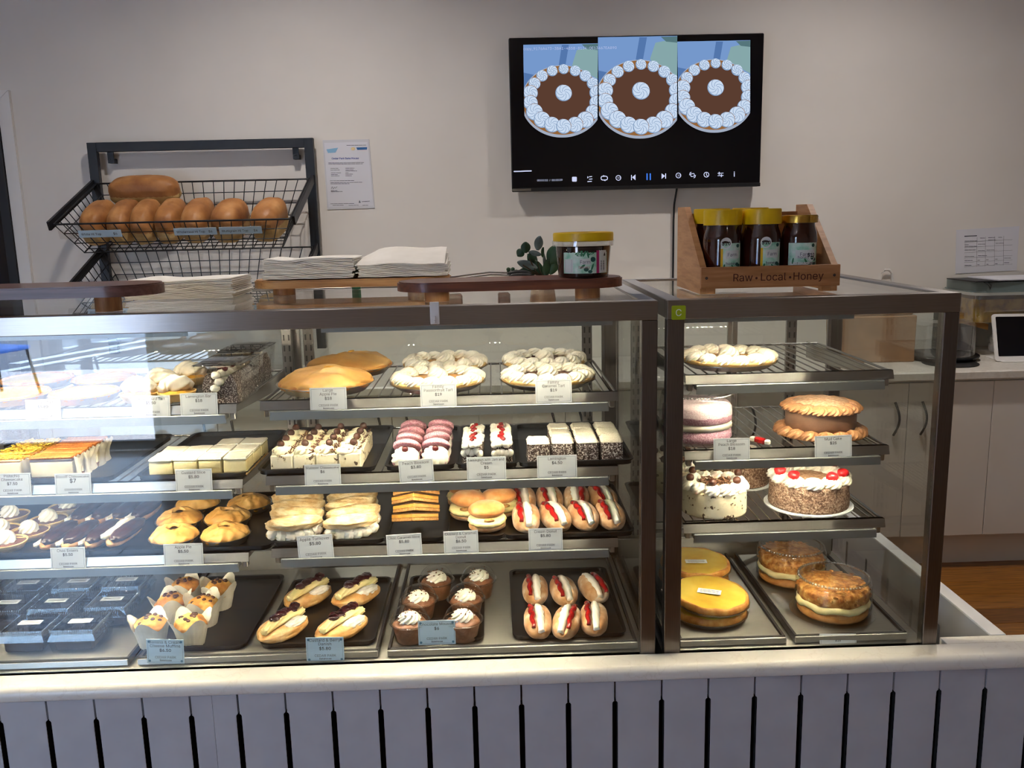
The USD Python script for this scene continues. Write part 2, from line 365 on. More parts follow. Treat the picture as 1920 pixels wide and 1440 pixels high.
part(ledge, 'front_slab', sweep_x(ledge_sec, -2.1, 1.42), m_stone, 40)
rt = thing('counter_return', 'low white slotted panel running back from the ledge beside the right cabinet', 'counter', T(0, 0, 0))
def side_poly():
    p = sg.box(1.88, .03, 3.1, ZL - .004)
    for c in (1.965, 2.115, 2.265, 2.415, 2.565, 2.715): p = p.difference(unary_union([sg.box(c - .007, -.1, c + .007, .445), sg.Point(c, .445).buffer(.007, 5)]))
    return p
v, f = extr(side_poly(), .016); part(rt, 'panel', (np.stack([v[:, 2] + 1.142, v[:, 0], v[:, 1]], 1), f), m_board, False)
part(rt, 'corner_slab', bx(1.02, 1.42, 1.847, 1.88, .502, ZL, .001), m_stone, False)
part(rt, 'core', bx(1.1585, 1.172, 1.88, 3.1, .03, ZL - .004), m_mdf, False)
part(rt, 'capping', bx(1.140, 1.176, 1.88, 3.1, ZL - .004, ZL + .002, .001), m_trim, False)

# ------------------------------------------------------------------ back bench with cupboards
bb = thing('back_bench', 'long white bank of cupboards under the screen along the back wall', 'cupboard', T(0, 0, 0))
part(bb, 'carcass', bx(-1.7, 4.15, 3.52, YW - .002, .15, .826), m_white, False)
part(bb, 'kickboard', bx(-1.7, 4.15, 3.58, 3.60, 0, .15), m_white, False)
hv = lambda x, s: tube([(x + s * .012 * math.sin(pi * q) , 3.50 - .022 * math.sin(pi * q) - .002, .600 + .14 * q) for q in np.linspace(0, 1, 9)], .005, 8)
dx = [1.697 + .353 * k for k in range(-10, 8)]
for i, (a, b) in enumerate(zip(dx[:-1], dx[1:])):
    if b > 4.15 or a < -1.7: continue
    d = part(bb, 'cupboard_door', bx(a + .0015, b - .0015, 3.50, 3.519, .155, .818, .001), m_white, False)
    hx = b - .055 if (i % 2 == 1) else a + .058
    part(d, 'handle', hv(hx, 1), m_black)
solo('benchtop', bx(-1.72, 4.15, 3.475, YW - .001, .828, .866, .006), m_bench, 'pale grey speckled worktop along the back wall', 'worktop', 30)
# ------------------------------------------------------------------ display cabinets
SH_L, SH_M, SH_R = (1.130, .957, .783), (1.134, .962, .790), (1.166, .992, .818)
YL = 1.92          # shelf lips
def cabinet(label, x0, x1, ptl, ptr, mids, trays):
    c = thing('display_cabinet', label, 'display cabinet', T(0, 0, 0))
    zr = ZT - .041
    part(c, 'top_rail', bx(x0, x1, YG - .004, YG + .028, zr, ZT, .0015), m_steel, 30, 'brushed steel front rail')
    part(c, 'top_rail', bx(x0, x0 + .034, YG + .028, YR - .03, zr, ZT, .0015), m_steel, 30)
    part(c, 'top_rail', bx(x1 - .034, x1, YG + .028, YR - .03, zr, ZT, .0015), m_steel, 30)
    part(c, 'top_rail', bx(x0, x1, YR - .03, YR, zr, ZT, .0015), m_steel, 30)
    part(c, 'top_glass', bx(x0 + .034, x1 - .034, YG + .028, YR - .03, ZT - .009, ZT - .003), m_glass, False)
    for a, b in ((x0, x0 + ptl), (x1 - ptr, x1)):
        part(c, 'post', bx(a, b, YG - .002, YG + .026, ZL - .02, zr, .0015), m_post, 30)
        part(c, 'post', bx(a, b, YR - .03, YR - .002, ZL - .02, zr, .0015), m_post, 30)
    part(c, 'front_glass', bx(x0 + ptl + .0005, x1 - ptr - .0005, YG + .003, YG + .009, ZL + .0005, zr), m_glass, False)
    for a in (x0 + .012, x1 - .018):
        part(c, 'side_glass', bx(a, a + .006, YG + .0265, YR - .031, ZL + .0005, zr), m_glass, False)
    # rear sliding doors
    w = (x1 - x0 - .06) / 2
    for k in range(2):
        a = x0 + .03 + k * w; yy = YR - .014 - .012 * k
        d = part(c, 'sliding_door', bx(a + .012, a + w - .012, yy, yy + .004, .62, zr - .012), m_doorglass, False)
        part(d, 'door_frame', join(bx(a, a + .012, yy - .003, yy + .007, .60, zr), bx(a + w - .012, a + w, yy - .003, yy + .007, .60, zr), bx(a + .012, a + w - .012, yy - .003, yy + .007, .60, .62), bx(a + .012, a + w - .012, yy - .003, yy + .007, zr - .012, zr)), m_steel, False)
    part(c, 'rear_sill', bx(x0 + .03, x1 - .03, YR - .045, YR - .002, ZL - .02, .598, .001), m_steel, 30)
    # slotted uprights that carry the shelves
    for mx in mids:
        u = part(c, 'upright', bx(mx - .014, mx + .014, YR - .060, YR - .046, ZL, zr, .001), m_steel, 30)
        part(u, 'slots', join([bx(mx + s * .007 - .0022, mx + s * .007 + .0022, YR - .0606, YR - .059, z, z + .016) for s in (-1, 1) for z in np.arange(.60, zr - .03, .030)]), m_gasket, False)
    part(c, 'plinth', bx(x0 + .005, x1 - .005, YG + .03, YR - .004, .05, ZL - .021), m_gasket, False)
    part(c, 'deck', bx(x0 + .02, x1 - .02, YG + .010, YR - .05, ZL - .018, ZL - .001), m_deck, False)
    # lift-out steel trays of the deck
    for a, b in trays:
        y0, y1 = YG + .020, 2.39
        t = part(c, 'deck_tray', bx(a + .012, b - .012, y0 + .006, y1, ZL + .001, .5495, .001), m_deck, 30)
        part(t, 'front_bar', bx(a + .006, b - .006, y0, y0 + .006, ZL + .002, .5545, .001), m_lip, 30)
        part(t, 'black_edge', join(bx(a + .006, b - .006, y0 + .006, y0 + .012, .5495, .556), bx(a + .006, a + .012, y0 + .006, y1, ZL + .001, .556), bx(b - .012, b - .006, y0 + .006, y1, ZL + .001, .556)), m_gasket, False)
    part(c, 'rear_trim', bx(x0 + .03, x1 - .03, 2.405, 2.415, ZL, .60, .001), m_lip, 30)
    return c
def led_bar(parent, x0, x1, y, z, tilt=16, mat=None):
    """strip of lamp chips under a bar"""
    mat = mat or m_led; n = int((x1 - x0) / .0167); M = T(0, y, z, rx=tilt)
    part(parent, 'lamp_strip', xf(bx(x0, x1, -.007, .007, 0, .004, .001), M), m_trim, False)
    part(parent, 'lamp_chips', join([xf(bx(x0 + .0167 * (i + .5) - .0025, x0 + .0167 * (i + .5) + .0025, -.002, .002, -.0012, -.0001), M) for i in range(n)]), mat, False, kind='stuff')
CL = cabinet('long steel and glass pastry cabinet, the left and wider of the two', LX0, LX1, .034, .034, [LX0 + .05, -.575, -.515, .262], [(-1.40, -.845), (-.835, -.278), (-.268, .318)])
CR = cabinet('square steel and glass cake cabinet, the right and narrower of the two', RX0, RX1, .037, .033, [.43, .84], [(.405, .662), (.672, .945)])
for c, a, b in ((CL, -1.30, -.665), (CL, -.345, .235), (CR, .425, .755)):
    led_bar(c, a, b, YG + .022, ZT - .0462)
    part(c, 'lamp_shield', bx(a - .02, b + .02, YG + .0135, YG + .0145, ZT - .0515, ZT - .0412), m_housing, False)
part(CL, 'seal_strip', bx(LX1 - .0005, LX1 + .0005, YG + .03, YR - .04, ZL, ZT - .05), m_gasket, False)

def wire_shelf(label, x0, x1, z, depth=.45, lamp=True):
    s = thing('wire_shelf', label, 'shelf', T(0, 0, 0), group='wire shelves of the two cabinets')
    y0, y1 = YL + .003, YL + depth; zc = z - .003
    part(s, 'frame', join(rod((x0 + .004, y0 + .004, zc), (x0 + .004, y1, zc), .003, 8), rod((x1 - .004, y0 + .004, zc), (x1 - .004, y1, zc), .003, 8), rod((x0 + .004, y1, zc), (x1 - .004, y1, zc), .003, 8)), m_wire, 40)
    n = int((x1 - x0) / .026)
    part(s, 'wires', join([rod((x, y0 + .002, zc + .001), (x, y1, zc + .001), .0017, 6) for x in np.linspace(x0 + .03, x1 - .03, n)]), m_wire, 40, kind='stuff')
    lip = part(s, 'price_lip', join(xf(bx(x0, x1, -.001, .001, -.0205, 0), T(0, YL, z, rx=-20)), bx(x0, x1, YL - .001, YL + .012, z - .0012, z)), m_lip, False, 'brushed steel lip along the front edge')
    h = part(s, 'lamp_housing', join(bx(x0 + .022, x1 - .022, YL - .013, YL + .012, z - .033, z - .0205, .002), bx(x0 + .022, x1 - .022, YL - .013, YL - .0115, z - .041, z - .031)), m_housing, 30)
    for xx in (x0 + .012, x1 - .012): part(s, 'bracket', bx(xx - .006, xx + .006, YL + .003, YL + .02, z - .037, z - .0205, .002), m_lip, 30)
    for xx in (x0 + .012, x1 - .012): part(s, 'side_arm', extr_x([(YL + .02, z - .024), (YL + .02, z - .006), (2.43, z - .006), (2.43, z - .05), (2.36, z - .05)], xx - .0015, xx + .0015), m_lip, False)
    if lamp: led_bar(s, x0 + .05, x1 - .05, YL - .004, z - .038, 6, m_led2)
    return s
def extr_x(pts, x0, x1):
    v, f = extr(sg.Polygon(pts), x1 - x0); return np.stack([v[:, 2] + x0, v[:, 0], v[:, 1]], 1), f
ordn = ['top', 'middle', 'bottom']
for k, z in enumerate(SH_L): wire_shelf('%s wire shelf of the left bay of the long cabinet' % ordn[k], -1.40, -.572, z)
for k, z in enumerate(SH_M): wire_shelf('%s wire shelf of the right bay of the long cabinet' % ordn[k], -.520, .274, z)
for k, z in enumerate(SH_R): wire_shelf('%s wire shelf of the square cake cabinet' % ordn[k], .425, .892, z)
# ------------------------------------------------------------------ looks of the food
m_foil = mk('pie_foil', '#c9c9c6', .28, metal=1.0, bump=.3, bscale=160, scale=160)
m_crust = mk('golden_crust', [(.25, '#c98a3c'), (.45, '#dcaa58'), (.6, '#e8c27a'), (.8, '#d39a4a')], .55, 22, 5, bump=.35, bscale=120)
m_crustpale = mk('pale_crust', [(.3, '#d8a95c'), (.55, '#e6c280'), (.75, '#cf9a4c')], .55, 30, 5, bump=.3, bscale=150)
m_pie = mk('pie_lid', [(.25, '#c98d42'), (.5, '#dca75a'), (.75, '#e6bd7c')], .5, 16, 4, bump=.3, bscale=90)
m_rim = mk('baked_rim', [(.3, '#a9662a'), (.55, '#cd8f42'), (.75, '#ddb064')], .5, 40, 4, bump=.3, bscale=120)
m_dark_fill = mk('stewed_filling', [(.3, '#2c2413'), (.7, '#4d3d1c')], .25, 60)
m_cream = mk('whipped_cream', [(.3, '#f1e6cf'), (.7, '#f6eedc')], .45, 20, bump=.08, bscale=250, sss=.12)
m_cream2 = mk('warm_cream', [(.3, '#efdfb6'), (.7, '#f5e9c6')], .45, 20, bump=.1, bscale=250, sss=.12)
m_custcream = mk('custard_cream', [(.3, '#ecd38d'), (.7, '#f3e0a4')], .42, 20, bump=.08, bscale=200, sss=.1)
m_mering = mk('meringue', [(.3, '#eadfca'), (.7, '#f3ead9')], .5, 25, bump=.1, bscale=200)
m_passion = mk('passionfruit_filling', [(.3, '#d79a4c'), (.7, '#e2af66')], .25, 40)
m_caramel = mk('caramel_filling', [(.3, '#5b3524'), (.7, '#734631')], .25, 40)
m_lemon = mk('lemon_curd', [(.3, '#e6a431'), (.7, '#f0b948')], .3, 30)
m_choc = mk('chocolate_glaze', [(.3, '#2a1712'), (.7, '#3a211a')], .22, 30, bump=.12, bscale=60, coat=.2)
m_chocball = mk('milk_chocolate', [(.3, '#3c1f14'), (.7, '#4d291b')], .25, 30, coat=.25)
m_chocflake = mk('chocolate_flakes', [(.3, '#4b2d1f'), (.5, '#7a5138'), (.7, '#a57d5c')], .6, 260, 2)
m_coco = mk('coconut_chocolate', [(.0, '#241510'), (.47, '#33201a'), (.53, '#77645a'), (.60, '#e4dbcf'), (1, '#f2ece2')], .75, 300, 3, bump=.7, bscale=420, bdist=.0015, nrough=.7)
m_cocotop = mk('coconut_topping', [(.25, '#c9bda2'), (.5, '#e6ddc6'), (.7, '#f3eddd')], .8, 300, 3, bump=.8, bscale=420, bdist=.0015, nrough=.7)
m_pinkcoco = mk('pink_coconut', [(.25, '#b04a62'), (.45, '#d98a9a'), (.6, '#efc3c8'), (.8, '#f5e0dd')], .75, 380, 3, bump=.7, bscale=380, bdist=.0012, nrough=.7)
m_mauve = mk('mauve_coconut', [(.25, '#8d4a63'), (.45, '#b98296'), (.6, '#d8b3bd'), (.8, '#efdfe0')], .75, 300, 3, bump=.7, bscale=300, bdist=.0015, nrough=.7)
m_mauvetop = mk('pale_mauve_coconut', [(.25, '#c99aa8'), (.5, '#e4cccf'), (.75, '#f1e3e2')], .75, 300, 3, bump=.7, bscale=300, bdist=.0015, nrough=.7)
m_cherry = mk('dark_cherry', '#5a0f14', .15, coat=.4)
m_jam = mk('red_jam', [(.3, '#7c0f12'), (.7, '#a3191a')], .12, 90, coat=.5, bump=.3, bscale=90)
m_berry = mk('berry_compote', [(.3, '#22090f'), (.7, '#3d1118')], .1, 60, coat=.6, bump=.4, bscale=80)
m_cheese = mk('speckled_cheesecake', [(.0, '#e9dcb9'), (.56, '#eee3c4'), (.63, '#ddcfa6'), (.66, '#5a4634'), (1, '#3c2c20')], .55, 75, 2, bump=.15, bscale=150)
m_cheesepale = mk('pale_cheesecake', [(.3, '#e6d8b0'), (.7, '#f0e5c6')], .55, 30, bump=.15, bscale=120)
m_biscuit = mk('biscuit_base', [(.3, '#7c5530'), (.7, '#b58a55')], .8, 160, bump=.5, bscale=200)
m_biscrumb = mk('spiced_biscuit_crumb', [(.25, '#8f4a1d'), (.5, '#c1702f'), (.75, '#d58a44')], .75, 240, bump=.7, bscale=260, bdist=.0015)
m_pista = mk('pistachio_crumb', [(.3, '#8f7a22'), (.5, '#d0a636'), (.7, '#e8c95c')], .6, 200)
m_icing = mk('soft_white_icing', [(.3, '#efe8d2'), (.7, '#f7f1e0')], .5, 40, bump=.35, bscale=60, bdist=.003)
m_custard = mk('set_custard', [(.3, '#e3d296'), (.7, '#eee0ad')], .45, 40, bump=.25, bscale=120)
m_puff = mk('puff_pastry', [(.25, '#c98b48'), (.5, '#e2bb80'), (.75, '#f0dcb2')], .6, 40, 5, bump=.5, bscale=160, stretch=(1, 1, 3))
m_puffpale = mk('pale_flaky_pastry', [(.25, '#bd8c50'), (.45, '#dcb982'), (.6, '#ecd4a4'), (.8, '#f3e4c2')], .6, 30, 5, bump=.6, bscale=140, bdist=.003, stretch=(1, 1, 3))
m_sugar = mk('icing_sugar', [(.3, '#e6d9c6'), (.7, '#f5efe6')], .85, 90)
m_bun = mk('sugared_bun', [(.25, '#a06a38'), (.45, '#bd8a56'), (.6, '#cfa67c'), (.75, '#e2ccb2')], .75, 34, 6, bump=.3, bscale=420, sheen=.2)
m_bunorange = mk('sugared_orange_bun', [(.25, '#b8692c'), (.5, '#d28d49'), (.66, '#dfab72'), (.8, '#ead0ae')], .75, 26, 6, bump=.3, bscale=420, sheen=.2)
m_eclairbun = mk('choux_bun', [(.3, '#c4813e'), (.7, '#e0b070')], .55, 50, bump=.3)
m_slice_choc = mk('slice_chocolate', [(.3, '#2d1a12'), (.7, '#45291b')], .35, 80, bump=.2)
m_slice_cara = mk('slice_caramel', [(.3, '#a06c2a'), (.7, '#bf8a3a')], .3, 50, bump=.15)
m_slice_bis = mk('slice_biscuit', [(.3, '#8b5a2a'), (.7, '#b58648')], .8, 200, bump=.6)
m_muffin = mk('muffin_crumb', [(.25, '#8a4d22'), (.45, '#c8863a'), (.62, '#e4b45c'), (.8, '#efc877')], .6, 26, 5, bump=.5, bscale=110, bdist=.003)
m_paper = mk('baking_paper', [(.3, '#d6cfbd'), (.7, '#e6e0d0')], .7, 30)
m_danish = mk('danish_pastry', [(.25, '#b87736'), (.5, '#d9a562'), (.75, '#ebcb98')], .5, 30, 5, bump=.4, bscale=90)
m_mousse = mk('chocolate_mousse', [(.3, '#6b432c'), (.7, '#8f6145')], .5, 60, bump=.4, bscale=90)
m_almond = mk('toasted_almond', [(.2, '#6f3a16'), (.4, '#a9662a'), (.58, '#cf934a'), (.75, '#e6bf83')], .4, 70, 5, bump=.8, bscale=110, bdist=.004)
m_sponge = mk('golden_sponge', [(.3, '#a8692c'), (.7, '#c58a45')], .6, 60, bump=.3)
m_mud = mk('mud_cake_side', [(.3, '#7b5b45'), (.7, '#94725a')], .4, 40, bump=.15)
m_mudcream = mk('chocolate_butter_cream', [(.3, '#b0794c'), (.7, '#c38e60')], .5, 40, bump=.1)
m_shave = mk('chocolate_shavings', [(.2, '#3f2a20'), (.42, '#70503c'), (.56, '#a98a72'), (.72, '#e0cdb8')], .6, 210, 3, bump=.8, bscale=210, bdist=.003, nrough=.7)
m_shavetop = mk('pale_shavings', [(.25, '#9a6c4a'), (.5, '#c99d76'), (.75, '#e3c4a2')], .6, 160, 3, bump=.6, bscale=160, bdist=.002)
m_straw = mk('strawberry', [(.3, '#b0121a'), (.7, '#d5262a')], .3, 80, bump=.3, bscale=200, coat=.3)
m_eggcust = mk('egg_custard', [(.25, '#c99d33'), (.5, '#dcb944'), (.75, '#e6c95c')], .22, 14, 4, coat=.5)
m_loaftop = mk('loaf_crust', [(.25, '#84502a'), (.5, '#ab733f'), (.75, '#c8945e')], .5, 12, 6, bump=.2, bscale=140)
m_loafside = mk('loaf_side', [(.25, '#b08a50'), (.5, '#c9a468'), (.75, '#d8b982')], .7, 14, 5, bump=.3, bscale=140)
m_clear = pane('clear_plastic', '#f4f6f5', .16, .04)
m_bead = pane('moulded_plastic_ribs', '#f1f4f3', .34, .12)
m_clear2 = pane('thin_clear_plastic', '#fafbfb', .05, .02)
m_tray = mk('black_tray', '#101113', .3)
m_brownie = mk('dark_brownie', [(.3, '#1a110d'), (.7, '#2b1c15')], .6, 60, bump=.4)
m_card = mk('card_stock', '#e4e7e6', .5)
m_cardblue = mk('blue_card_stock', '#c2d9e4', .5)
m_ink = mk('card_ink', '#4a4b4e', .6)
m_inkline = mk('card_border_ink', '#6d7f88', .6)
m_bluedot = mk('blue_print', '#4d7f99', .6)

# ------------------------------------------------------------------ builders of the food
def foil_dish(R, h): return lathe([(R * .80, 0), (R * .82, .0005), (R * .985, h * .8), (R * 1.02, h * .86), (R * 1.02, h * .80), (R * .99, h * .72), (R * .83, -.0004), (0.0, -.0004)][::-1] if False else [(0, 0), (R * .84, 0), (R * 1.0, h), (R * 1.035, h + .001), (R * 1.035, h + .002), (R * .99, h + .0015), (R * .83, .0015), (0, .0015)], 48, lambda t, r, z: (r * (1 + .006 * np.cos(48 * t / 2)), z))
def tray_mesh(w, d, h=.014, r=.02):
    o = rrect(w, d, r); i = rrect(w - .008, d - .008, r * .8)
    return join(extr(o, .002), xf(extr(o.difference(i), h), T(0, 0, 0)), xf(extr(rrect(w + .008, d + .008, r).difference(o.buffer(-.002)), .002), T(0, 0, h - .002)))
def black_tray(x, y, z, w, d, label, h=.012):
    return solo_at('black_tray', tray_mesh(w, d, h), m_tray, T(x, y, z), label, 'tray')
def solo_at(name, mesh, mat, M, label, cat, smooth=35, group=None, kind=None):
    p = part(None, name, mesh, mat, smooth); UsdGeom.Xformable(p).AddTransformOp().Set(gm(M)); meta(p, label, cat, group, kind); return p

def lumpy_lid(R, z0, hgt, seed, hole=0.0, edge=.012):
    prof = [(R * .86, z0 - .004), (R * .97, z0), (R * 1.0, z0 + edge * .5), (R * .965, z0 + edge)]
    prof += [(R * q, z0 + edge * .9 + (hgt - edge) * (1 - q ** 2.8)) for q in np.linspace(.9, hole / R if hole else .02, 12)]
    if hole: prof += [(hole * .95, z0 + hgt * .7)]
    def fn(t, r, z):
        w = (r / R) ** 6
        nz = meshkit.fbm(np.stack([np.cos(t) * r / R * 3 + seed, np.sin(t) * r / R * 3, 0 * t], -1), 3, seed) - .5
        return r * (1 + .022 * w * np.cos(11 * t + seed) + .02 * w * nz), z + nz * hgt * .42 + .003 * w * np.cos(13 * t + 2 * seed)
    return lathe(prof, 72, fn)
def big_apple_pie(label, v):
    t = thing('apple_pie', label, 'pie', group='large golden apple pies')
    R = .110
    part(t, 'foil_dish', foil_dish(R, .018), m_foil, 40)
    part(t, 'lid', lumpy_lid(R * .985, .016, .037, 3 + v), m_pie, True)
    part(t, 'baked_rim', lathe([(R * .90, .010), (R * .985, .0155), (R * 1.0, .019), (R * .985, .0225), (R * .95, .024)], 72, lambda th, r, z: (r * (1 + .012 * np.cos(12 * th)), z + .0015 * np.cos(9 * th + v))), m_rim, True)
    part(t, 'vent', ball((.01, 0, .0545), (.013, .004, .003), 2), m_lemon, True)
    return t
def small_apple_pie(label, v):
    t = thing('small_apple_pie', label, 'pie')
    R = .0560
    part(t, 'foil_dish', foil_dish(R, .016), m_foil, 40)
    part(t, 'lid', lumpy_lid(R * .99, .013, .030, 11 + v, .0145, .010), m_pie, True)
    part(t, 'filling', ball((0, 0, .030), (.016, .0155, .006), 2, .2, 3, v), m_dark_fill, True)
    return t
def cream_tart(fill, name, n=15):
    def build(label, v):
        t = thing(name, label, 'tart'); R = .110
        part(t, 'foil_dish', foil_dish(R * .99, .012), m_foil, 40)
        part(t, 'pastry', lathe([(R * .80, .002), (R * .97, .012), (R, .019), (R * .985, .023), (R * .93, .021), (R * .9, .016)], 72, lambda th, r, z: (r * (1 + .008 * np.cos(17 * th)), z)), m_crustpale, True)
        part(t, 'filling', lathe([(R * .95, .017), (R * .5, .0195), (0.001, .0195)], 40), fill, True)
        for i in range(n):
            a = 2 * pi * (i + .3 * v) / n
            ro = xf(rosette(.0205 + .002 * rnd.random(), .019 + .004 * rnd.random(), 9, 1.8, .13, 36, 9), T(R * .81 * cos(a), R * .81 * sin(a), .0185, rz=math.degrees(a) + rnd.random() * 40, rx=8))
            part(t, 'cream_rosette', ro, m_cream, True)
        part(t, 'cream_rosette', xf(rosette(.0225, .028, 9, 1.8, .13), T(0, 0, .019)), m_cream, True)
        return t
    return build
def flat_tart(mat, name, R):
    def build(label, v):
        t = thing(name, label, 'tart')
        part(t, 'foil_dish', foil_dish(R, .015), m_foil, 40)
        part(t, 'crust', lathe([(R * .84, .003), (R * .985, .014), (R * 1.0, .019), (R * .97, .023), (R * .92, .021), (R * .89, .017)], 60, lambda th, r, z: (r * (1 + .01 * np.cos(15 * th)), z)), m_rim, True)
        part(t, 'filling', lathe([(R * .93, .0175), (R * .8, .021), (R * .4, .0225), (.001, .0225)], 48), mat, True)
        return t
    return build
def lemon_tart(label, v):
    t = thing('lemon_tart', label, 'tart'); R = .043
    part(t, 'shell', lathe([(.001, 0), (R * .74, 0), (R * .98, .017), (R, .020), (R * .93, .020), (R * .9, .016)], 40), m_crustpale, True)
    part(t, 'curd', lathe([(R * .93, .016), (R * .5, .022), (.001, .024)], 32), m_lemon, True)
    part(t, 'meringue', xf(rope([(-.036 + .072 * q, .004 * sin(q * 9), .026 + .012 * sin(pi * q)) for q in np.linspace(0, 1, 26)], [.019 * (.35 + .65 * sin(pi * (.08 + .86 * q))) for q in np.linspace(0, 1, 26)], 5, .16, .75, 24), T(0, 0, 0, rz=14 * v)), m_mering, True)
    return t
def lamington_bar(label, v):
    t = thing('lamington_bar', label, 'cake')
    L, w, h = .145, .068, .070
    sec = sg.Polygon([(-w / 2, 0), (w / 2, 0), (w / 2, .038), (.026, h * .84), (.006, .030), (-.006, .030), (-.026, h * .84), (-w / 2, .038)]).buffer(.004, 3).buffer(0)
    v0, f0 = extr(sec, L); body = (np.stack([v0[:, 0], v0[:, 2] - L / 2, v0[:, 1]], 1), f0)
    part(t, 'cake', disp(sub(body, 1), .0012, 160, 3), m_coco, 40)
    part(t, 'cream', join([ball((rnd.uniform(-.011, .011), y, .036 + .024 * q + rnd.uniform(-.003, .003)), (.011, .010, .009), 1, .3, 4, k) for k, (y, q) in enumerate([(yy, qq) for yy in np.linspace(-L / 2 - .001, L / 2 - .01, 9) for qq in (0, .55, 1.1)])]), m_cream, True)
    for k, y in enumerate(np.linspace(-.055, .06, 5)): part(t, 'cherry', ball((.010 * (-1) ** k, y, .074), .0065, 2), m_cherry, True)
    part(t, 'drizzle', join([tube([(x - .02 + .04 * q, y + .003 * sin(9 * q), .0785) for q in np.linspace(0, 1, 7)], .0013, 6) for x, y in [(0, yy) for yy in np.linspace(-.06, .06, 8)]]), m_icing, True)
    return t
def clear_box(w, d, h, label, inset=.006):
    t = thing('clear_box', label, 'food box')
    b, c = w / 2, d / 2
    out = lambda z, k: [(-b + k, -c + k, z), (b - k, -c + k, z), (b - k, c - k, z), (-b + k, c - k, z)]
    P = np.array(out(.0, inset) + out(h, 0.0))
    faces = [[0, 1, 5], [0, 5, 4], [1, 2, 6], [1, 6, 5], [2, 3, 7], [2, 7, 6], [3, 0, 4], [3, 4, 7]]
    part(t, 'walls', (P, np.array(faces)), m_clear2, False)
    part(t, 'lid', join(bx(-b - .003, b + .003, -c - .003, c + .003, h, h + .0015), bx(-b + .008, b - .008, -c + .008, c - .008, h + .0015, h + .005, .002)), m_clear2, False)
    part(t, 'base', bx(-b + inset, b - inset, -c + inset, c - inset, 0, .0012), m_clear2, False)
    part(t, 'rim', join(rod((-b, -c, h), (b, -c, h), .0016), rod((b, -c, h), (b, c, h), .0016), rod((-b, c, h), (b, c, h), .0016), rod((-b, -c, h), (-b, c, h), .0016)), m_clear, True)
    return t
def pistachio_slice(label, v):
    t = thing('pistachio_cheesecake_slice', label, 'cake slice')
    w, d, h = .095, .036, .052
    part(t, 'base', bx(-w / 2, w / 2, -d / 2, d / 2, 0, .010, .002), m_biscuit, 30)
    part(t, 'cheesecake', bx(-w / 2, w / 2, -d / 2, d / 2, .010, h - .006, .002), m_cheesepale, 30)
    part(t, 'caramel_layer', bx(-w / 2, w / 2, -d / 2, d / 2, h - .006, h, .002), m_slice_cara, 30)
    part(t, 'crumbs', join([ball((rnd.uniform(-.45, .45) * w, rnd.uniform(-.45, .45) * d, h + .001 + rnd.random() * .003), np.array([rnd.uniform(.0025, .0055), rnd.uniform(.002, .004), rnd.uniform(.0015, .003)]), 0) for _ in range(70)]), m_pista, False, kind='stuff')
    part(t, 'paper', paper_sheet(d, h), m_paper, True)
    return t
def paper_sheet(d, h, x=.049):
    P = np.array([[(x + .004 * sin(3 * b + a * 4) + .010 * max(0, a - .2) , (b - .5) * d * 1.15, a * h * (.98 + .05 * sin(b * 17))) for b in np.linspace(0, 1, 12)] for a in np.linspace(0, 1, 6)])
    v, f = rot_grid(P, False); v2 = v + (.0007, 0, 0)
    return join((v, f[:, ::-1]), (v2, f))
def biscoff_slice(label, v):
    t = thing('spiced_cheesecake_slice', label, 'cake slice')
    w, d, h = .095, .036, .056
    part(t, 'base', bx(-w / 2, w / 2, -d / 2, d / 2, 0, .010, .002), m_biscuit, 30)
    part(t, 'cheesecake', bx(-w / 2, w / 2, -d / 2, d / 2, .010, h - .011, .0015), m_cheesepale, 30)
    part(t, 'caramel_layer', bx(-w / 2, w / 2, -d / 2, d / 2, h - .011, h - .005, .001), m_slice_choc, 30)
    part(t, 'crumb_top', disp(sub(bx(-w / 2 - .001, w / 2 + .001, -d / 2 - .0005, d / 2 + .0005, h - .005, h + .001, .002), 2), .0008, 220, v), m_biscrumb, True)
    part(t, 'paper', paper_sheet(d, h), m_paper, True)
    return t
def custard_slice(label, v):
    t = thing('custard_slice', label, 'cake slice'); w, d, h = .0535, .060, .041
    part(t, 'bottom_pastry', bx(-w / 2, w / 2, -d / 2, d / 2, 0, .004, .001), m_puff, 30)
    part(t, 'custard', disp(sub(bx(-w / 2, w / 2, -d / 2, d / 2, .004, h - .004, .003), 2), .0018, 60, v), m_custard, 40)
    part(t, 'icing', disp(sub(bx(-w / 2 - .0008, w / 2 + .0008, -d / 2 - .0008, d / 2 + .0008, h - .005, h + .001, .002), 2), .0026, 50, v + 3), m_icing, True)
    return t
def malt_square(label, v):
    t = thing('chocolate_ball_cheesecake', label, 'cake slice'); w, d, h = .0505, .052, .040
    part(t, 'cheesecake', disp(sub(bx(-w / 2, w / 2, -d / 2, d / 2, 0, h, .003), 2), .0008, 90, v), m_cheese, 40)
    part(t, 'cream', xf(join(rosette(.019, .019, 7, 1.0, .12, 28, 7), xf(ball((0, 0, 0), (.016, .013, .010), 2, .35, 4, v), T(.010, .010, .004))), T(-.005, -.006, h - .001, rz=60 * v)), m_cream2, True)
    part(t, 'chocolate_ball', ball((-.004 + .004 * v, -.004, h + .021), .0085, 2), m_chocball, True)
    part(t, 'flakes', join([xf(box(0, 0, 0, rnd.uniform(.004, .009), rnd.uniform(.002, .004), .0012), T(rnd.uniform(-.022, .022), rnd.uniform(-.022, .024), h + rnd.uniform(.001, .010), rnd.uniform(0, 180), rnd.uniform(-40, 40), rnd.uniform(-40, 40))) for _ in range(38)]), m_chocflake, False, kind='stuff')
    return t
